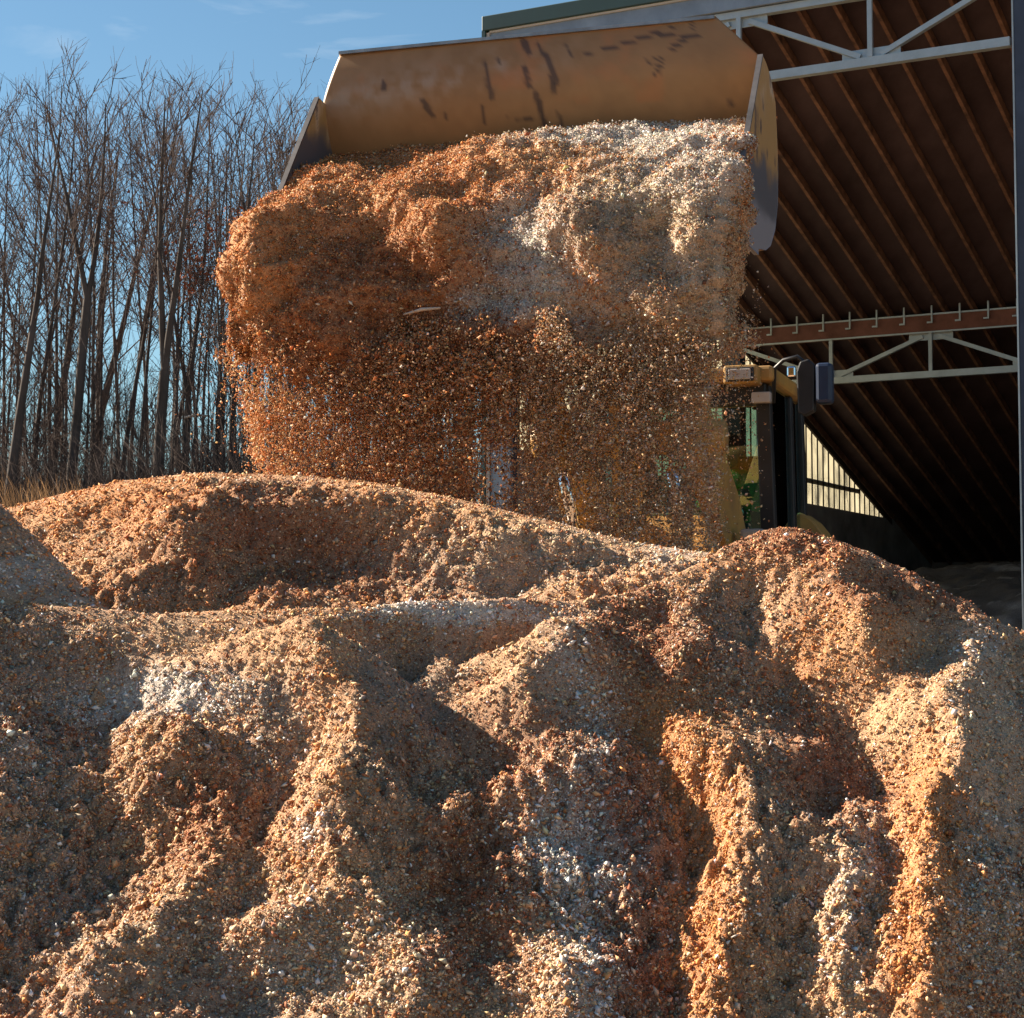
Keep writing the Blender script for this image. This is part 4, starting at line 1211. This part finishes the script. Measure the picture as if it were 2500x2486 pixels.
while D < Dt + 0.5:
    h = Z0 - SL * D + 0.12
    if h > WZ + 0.03:
        MB().box(BP(0, D, 0), UB, VB, ZV, 0.0, 0.016, -0.02, 0.02, WZ + 0.001, h).build('stud', M['stud'], pan)
    D += 0.305
MB().prism([BR(0.101, 0.3, -0.14), BR(0.101, Dt - 0.05, -0.14), BR(0.101, Dt - 0.05, -0.02), BR(0.101, 0.3, -0.02)], UB * 0.04).build('wall_plate', M['stud'], pan)
gm = MB()
D = 0.45 + 0.152
while D < Dt - 3:
    gm.box(BP(0, D, 0), UB, VB, ZV, 0.005, 0.03, -0.07, 0.05, WZ + 1.42, WZ + 1.52)
    D += 0.305
gm.build('girt_clip', M['stud'], pan)
MB().box(BP(0, 0, 0), UB, VB, ZV, -0.05, -0.032, 0.3, Dt - 1.6, WZ + 0.42, WZ + 0.50).build('outer_girt', M['stud'], pan)

# heap stored inside the shed
aa = np.arange(0.2, WID - 0.1, 0.06); DD = np.arange(2.0, DEP - 0.05, 0.06)
A, D_ = np.meshgrid(aa, DD, indexing='ij')
top = CAMZ + 1.15 + 0.45 * sstep(7, 12, D_) - 0.4
hz = 0.3 + (top - 0.3) * sstep(3.0, 7.8, D_ + 0.8 * fbm(np.stack([A * 0.5, D_ * 0.5, A * 0], -1), 3, 2)) * sstep(0.0, 2.6, A)
hz = hz + 0.22 * fbm(np.stack([A * 0.9, D_ * 0.9, A * 0], -1), 4, 12) + 0.06 * fbm(np.stack([A * 5, D_ * 5, A * 0], -1), 3, 14)
HP = CB + UB * A[..., None] + VB * D_[..., None] + ZV * hz[..., None]
q_ = HP.reshape(-1, 3)
pal = sstep(0.1, 0.4, fbm(q_ * np.array([0.8, 0.8, 2.5]), 4, 44)) * (0.5 + 0.5 * sstep(-0.2, 0.3, fbm(q_ * np.array([6, 6, 14]), 3, 46)))
pal = np.clip(pal + 0.9 * (np.abs(fbm(q_ * 0.7 + 5, 3, 47)) < 0.02), 0, 1)
cv = np.array([0.09, 0.09, 0.095])[None] * (1 - pal[:, None]) + np.array([0.26, 0.27, 0.29])[None] * pal[:, None]
ih = thing('stored_heap', 'grey heap of stored material in the dark under the shed roof', 'mulch pile', tuple(BP(6, 9, 0.3)))
grid_mesh('heap', HP, M['pile'], ih, cv.reshape(*A.shape, 3))

# ------------------------------------------------------------------ bare trees
def add_tube(V, Fs, pts, rad, k):
    n = len(pts); base = len(V)
    up = Vector((0.31, 0.77, 0.2))
    for i in range(n):
        d = (pts[min(i + 1, n - 1)] - pts[max(i - 1, 0)]).normalized()
        a = d.cross(up)
        if a.length < 0.05: a = d.cross(Vector((1, 0, 0)))
        a.normalize(); b = d.cross(a)
        for j in range(k):
            t = 2 * math.pi * j / k
            V.append(pts[i] + (a * math.cos(t) + b * math.sin(t)) * rad[i])
    for i in range(n - 1):
        for j in range(k):
            Fs.append((base + i * k + j, base + i * k + (j + 1) % k, base + (i + 1) * k + (j + 1) % k, base + (i + 1) * k + j))


def grow(rng, p, d, L_, r, lvl, out, rmin, tips):
    n = max(3, int(L_ / (0.75 if lvl == 0 else 0.45 if lvl == 1 else 0.28)))
    pts, rad = [p.copy()], [r]
    st = L_ / n
    wob = 0.022 if lvl == 0 else 0.06 if lvl == 1 else 0.12
    rend = max(rmin, r * (0.06 if lvl == 0 else 0.25))
    for i in range(n):
        d = (d + Vector((rng.gauss(0, wob), rng.gauss(0, wob), rng.gauss(0, wob * 0.6) + (0.05 if lvl else 0.02)))).normalized()
        p = p + d * st
        pts.append(p.copy()); rad.append(r + (rend - r) * ((i + 1) / n) ** (0.95 if lvl == 0 else 0.8))
    out[0 if lvl == 0 else 1].append((pts, rad, (8, 5, 4, 3, 3)[lvl]))
    if lvl >= 2: tips.append(p.copy())
    return pts, rad


def make_tree(seed, H, r, forks=(), first=0.34, nl=17, spread=1.0, leaves=0, lean=0.0, dens=1.0):
    rng = random.Random(seed)
    out = ([], []); tips = []
    stems = []
    d0 = Vector((lean + rng.gauss(0, 0.03), rng.gauss(0, 0.03), 1)).normalized()
    if not forks:
        stems.append((grow(rng, Vector((0, 0, -0.4)), d0, H + 0.4, r, 0, out, 0.012, tips), first))
    else:
        hf = forks[0] * H
        pts, rad = grow(rng, Vector((0, 0, -0.4)), d0, hf + 0.4, r, 0, out, r * 0.8, tips)
        rr = rad[-1] = r * 0.82
        for sx in forks[1:]:
            dd = Vector((sx, rng.gauss(0, 0.12), 1)).normalized()
            stems.append((grow(rng, pts[-1] - dd * 0.1, dd, (H - hf) * rng.uniform(0.9, 1.03), rr * rng.uniform(0.62, 0.8), 0, out, 0.010, tips), 0.12))
    for (pts, rad), f0 in stems:
        n = len(pts)
        Ls = sum((pts[i + 1] - pts[i]).length for i in range(n - 1))
        cnt = max(6, int(nl * Ls / H * 1.15 * dens))
        for q_ in range(cnt):
            t = f0 + (0.985 - f0) * (q_ + rng.random()) / cnt
            i = min(n - 2, int(t * (n - 1)))
            p = pts[i].lerp(pts[i + 1], t * (n - 1) - i)
            az = rng.uniform(0, 2 * math.pi); el = rng.uniform(0.65, 1.15)
            hd_ = Vector((math.cos(az) * spread, math.sin(az) * spread, 0))
            dd = (hd_ * math.cos(el) + Vector((0, 0, math.sin(el)))).normalized()
            L1 = (0.15 + 0.34 * (1 - t) ** 0.8) * H * rng.uniform(0.55, 1.1) * (0.8 if forks else 1)
            p1, r1 = grow(rng, p, dd, L1, max(0.010, rad[i] * rng.uniform(0.2, 0.32)), 1, out, 0.007, tips)
            m_ = len(p1)
            for s_ in range(max(3, int(L1 * 2.3 * dens))):
                t2 = 0.18 + 0.8 * rng.random()
                i2 = min(m_ - 2, int(t2 * (m_ - 1)))
                pp = p1[i2].lerp(p1[i2 + 1], t2 * (m_ - 1) - i2)
                bd = (p1[i2 + 1] - p1[i2]).normalized()
                sd = Vector((rng.gauss(0, 1), rng.gauss(0, 1), rng.gauss(0.35, 0.7))).normalized()
                d2 = (bd * 0.75 + sd * 0.75).normalized()
                L2 = L1 * rng.uniform(0.25, 0.55) * (1.1 - 0.5 * t2)
                p2, r2 = grow(rng, pp, d2, L2, max(0.0065, r1[i2] * 0.45), 2, out, 0.0055, tips)
                for _ in range(int(1.4 + L2 * 4.6 * dens)):
                    t3 = 0.2 + 0.8 * rng.random()
                    i3 = min(len(p2) - 2, int(t3 * (len(p2) - 1)))
                    bd = (p2[i3 + 1] - p2[i3]).normalized()
                    sd = Vector((rng.gauss(0, 1), rng.gauss(0, 1), rng.gauss(0.4, 0.7))).normalized()
                    grow(rng, p2[i3], (bd * 0.8 + sd * 0.7).normalized(), rng.uniform(0.22, 0.62), 0.0046, 3, out, 0.003, tips)
    meshes = []
    for kind in (0, 1):
        V, Fs = [], []
        for pts, rad, k in out[kind]:
            add_tube(V, Fs, pts, rad, k)
        me = bpy.data.meshes.new('trunk' if kind == 0 else 'crown')
        me.from_pydata([tuple(v) for v in V], [], Fs)
        me.materials.append(M['bark'] if kind == 0 else M['twig'])
        if kind == 0: me.polygons.foreach_set('use_smooth', [True] * len(Fs))
        me.update()
        meshes.append(me)
    if leaves:
        V, Fs = [], []
        low = [t for t in tips if t.z < 0.78 * H]
        for _ in range(leaves):
            c = rng.choice(low) + Vector((rng.gauss(0, .12), rng.gauss(0, .12), rng.gauss(-.03, .1)))
            a = Vector((rng.gauss(0, 1), rng.gauss(0, 1), rng.gauss(0, 1))).normalized()
            b = a.cross(Vector((rng.gauss(0, 1), rng.gauss(0, 1), rng.gauss(0, 1)))).normalized()
            s1, s2 = rng.uniform(0.04, 0.075), rng.uniform(0.025, 0.045)
            nn_ = a.cross(b) * 0.015
            k0 = len(V)
            V += [c - a * s1, c - b * s2 + nn_, c + a * s1, c + b * s2 + nn_]
            Fs.append((k0, k0 + 1, k0 + 2, k0 + 3))
        me = bpy.data.meshes.new('dead_leaves'); me.from_pydata([tuple(v) for v in V], [], Fs); me.materials.append(M['leaf']); me.update()
        meshes.append(me)
    return meshes


def place_tree(meshes, px, d, label, rot=0.0, scale=1.0, group='bare trees of the wood', name='bare_tree'):
    Xw = (px - 1250) / F * d
    z = float(ground_z(np.array([Xw]), np.array([d]))[0])
    o = thing(name, label, 'tree', (Xw, d, z), group)
    o.rotation_euler = (0, 0, rot); o.scale = (scale,) * 3
    for me in meshes:
        c = bpy.data.objects.new(me.name.split('.')[0], me); COL.objects.link(c); c.parent = o
    return o


def tree_h(ytop, d, px):
    Xw = (px - 1250) / F * d
    z = float(ground_z(np.array([Xw]), np.array([d]))[0])
    return at_depth(px, ytop, d)[2] - z


front = [  # px of the foot, depth, y of the top, trunk radius, forks, first limb, spread, leaves, lean, label
    (5, 36, 190, 0.22, (), 0.40, 0.9, 0, 0.10, 'thick bare trunk leaning right at the far left edge of the photo'),
    (75, 40, 120, 0.13, (), 0.38, 0.9, 0, 0.0, 'slim straight bare tree just right of the thick leaning trunk'),
    (160, 38, 95, 0.21, (0.52, -0.2, 0.12), 0.3, 0.9, 0, 0.02, 'large bare tree whose trunk splits into a wide V halfway up, left of the wood'),
    (222, 44, 130, 0.11, (), 0.42, 0.8, 0, -0.01, 'thin bare tree close to the right of the wide V trunk'),
    (275, 41, 150, 0.13, (), 0.4, 1.0, 0, 0.03, 'bare tree with a thin clean stem midway between the two thickest trunks'),
    (375, 37, 88, 0.24, (0.34, -0.07, 0.15), 0.3, 1.0, 0, 0.01, 'thickest tall bare tree with twin upright stems reaching highest in the wood'),
    (330, 46, 115, 0.12, (), 0.42, 0.8, 150, 0.0, 'bare tree behind and left of the tallest twin stemmed tree'),
    (440, 39, 150, 0.17, (0.30, -0.15, 0.12), 0.3, 0.9, 0, 0.0, 'bare tree forking low in a tight V right of the tallest tree'),
    (505, 43, 165, 0.12, (), 0.38, 0.9, 260, 0.0, 'slim tree still holding rusty red leaves near the left of the load'),
    (560, 40, 185, 0.14, (), 0.36, 1.0, 420, 0.02, 'tree with the most rusty leaves beside the left edge of the spilling load'),
    (610, 42, 195, 0.13, (0.5, -0.15, 0.2), 0.36, 0.9, 160, 0.0, 'forked bare tree rising directly left of the bucket'),
    (690, 45, 205, 0.13, (), 0.36, 0.9, 0, 0.0, 'bare tree whose crown meets the left side plate of the bucket'),
    (770, 46, 215, 0.13, (), 0.36, 0.9, 0, 0.0, 'bare tree with its top just left of the bucket guard corner'),
    (-60, 41, 140, 0.15, (), 0.36, 0.9, 0, 0.03, 'bare tree with branches entering from outside the left edge'),
    (120, 45, 150, 0.11, (0.45, -0.12, 0.16), 0.4, 0.8, 0, 0.0, 'thin forked bare tree behind the wide V trunk'),
]
protos = []
for i, (px, d, yt, r, fk, f0, spd, lv_, ln, lab) in enumerate(front):
    ms = make_tree(100 + i, tree_h(yt, d, px) * 0.89, r * 0.52, fk, f0, 16, spd, lv_, ln, 1.0)
    place_tree(ms, px, d, lab)
    if not lv_: protos.append((ms, tree_h(yt, d, px)))
thin = [(make_tree(300 + i, 11.5, 0.062, (), 0.40, 13, 0.8, 0, 0.0, 0.6), 11.5) for i in range(6)]
rng = random.Random(5)
for i in range(60):
    px = -160 + 1300 * (i + rng.random()) / 60 if i % 3 else rng.uniform(480, 1150)
    d = rng.uniform(46, 66)
    yt = np.interp(px, [-150, 350, 600, 1150], [150, 150, 215, 235]) + rng.uniform(0, 130)
    h = tree_h(yt, d, px) * 0.95
    ms, h0 = thin[i % 6] if rng.random() < 0.86 else protos[i % len(protos)]
    place_tree(ms, px, d, 'thin bare grey trunk in the crowded rows behind the big front trees', rng.uniform(0, 6.28), h / h0, 'thin bare trees of the back rows')

under = []
for i in range(5):
    ms = make_tree(500 + i, 5.0, 0.035, (), 0.10, 14, 0.9, 0, 0.0, 1.0)
    under.append(ms)
for i in range(100):
    px = -180 + 1340 * (i + rng.random()) / 100
    place_tree(under[i % 5], px, rng.uniform(37, 58), 'low leafless sapling with tangled twigs among the tree trunks', rng.uniform(0, 6.28), rng.uniform(0.55, 1.15), 'leafless saplings under the trees', 'bare_sapling')

# pale fallen branch hung level between the trunks
fb = MB().tube([at_depth(450, 1020, 39), at_depth(475, 1014, 39), at_depth(512, 1016, 39.1)], [0.022, 0.03, 0.018], 6).build('fallen_branch', M['palewood'])
tag(fb, 'pale dead branch caught level between trunks left of the falling chips', 'branch')


def cones(name, n, area, hgt, rad, spread, mat, label, cat, rng, thick=1.0):
    x0, x1, y0, y1 = area
    Yv = rng.uniform(y0, y1, n); pxv = rng.uniform(x0, x1, n); Xv = (pxv - 1250) / F * Yv
    zv = ground_z(Xv, Yv)
    h = rng.uniform(hgt[0], hgt[1], n) * (0.45 + 0.75 * (fbm(np.stack([Xv * 0.6, Yv * 0.6, Xv * 0], -1), 3, 3) * 0.5 + 0.5) * 1.3)
    B = np.stack([Xv, Yv, zv - 0.05], -1)
    mid = B + np.stack([rng.normal(size=n) * spread * 0.4 * h, rng.normal(size=n) * spread * 0.4 * h, h * 0.55], -1)
    T = mid + np.stack([rng.normal(size=n) * spread * h, rng.normal(size=n) * spread * h, h * 0.5], -1)
    V = []
    for c, r in ((B, rad), (mid, rad * 0.7)):
        for k_ in range(3):
            a = 2.094 * k_
            V.append(c + np.array([math.cos(a), math.sin(a), 0]) * r)
    V.append(T)
    V = np.stack(V, 1)
    fq = np.array([[0, 1, 4, 3], [1, 2, 5, 4], [2, 0, 3, 5]]); ft = np.array([[3, 4, 6], [4, 5, 6], [5, 3, 6]])
    off = 7 * np.arange(n)[:, None, None]
    loops = np.concatenate([(fq + off).reshape(-1), (ft + off).reshape(-1)])
    sizes = np.concatenate([np.full(3 * n, 4), np.full(3 * n, 3)])
    return tag(np_mesh(name, V.reshape(-1, 3), loops, sizes, mat), label, cat, kind='stuff')


cones('brush', 16000, (-250, 1150, 34, 52), (0.5, 2.1), 0.008, 0.4, M['brush'], 'dark leafless undergrowth between the tree trunks', 'undergrowth', RNG)
cones('saplings', 400, (-250, 1150, 36, 60), (2.0, 5.0), 0.014, 0.14, M['brush'], 'thin leafless saplings standing among the tree trunks', 'undergrowth', RNG)
cones('dry_grass', 9000, (-300, 330, 26, 34), (0.5, 1.2), 0.006, 0.18, M['grass'], 'tall dry brown grass on the bank at the left edge', 'grass', RNG)
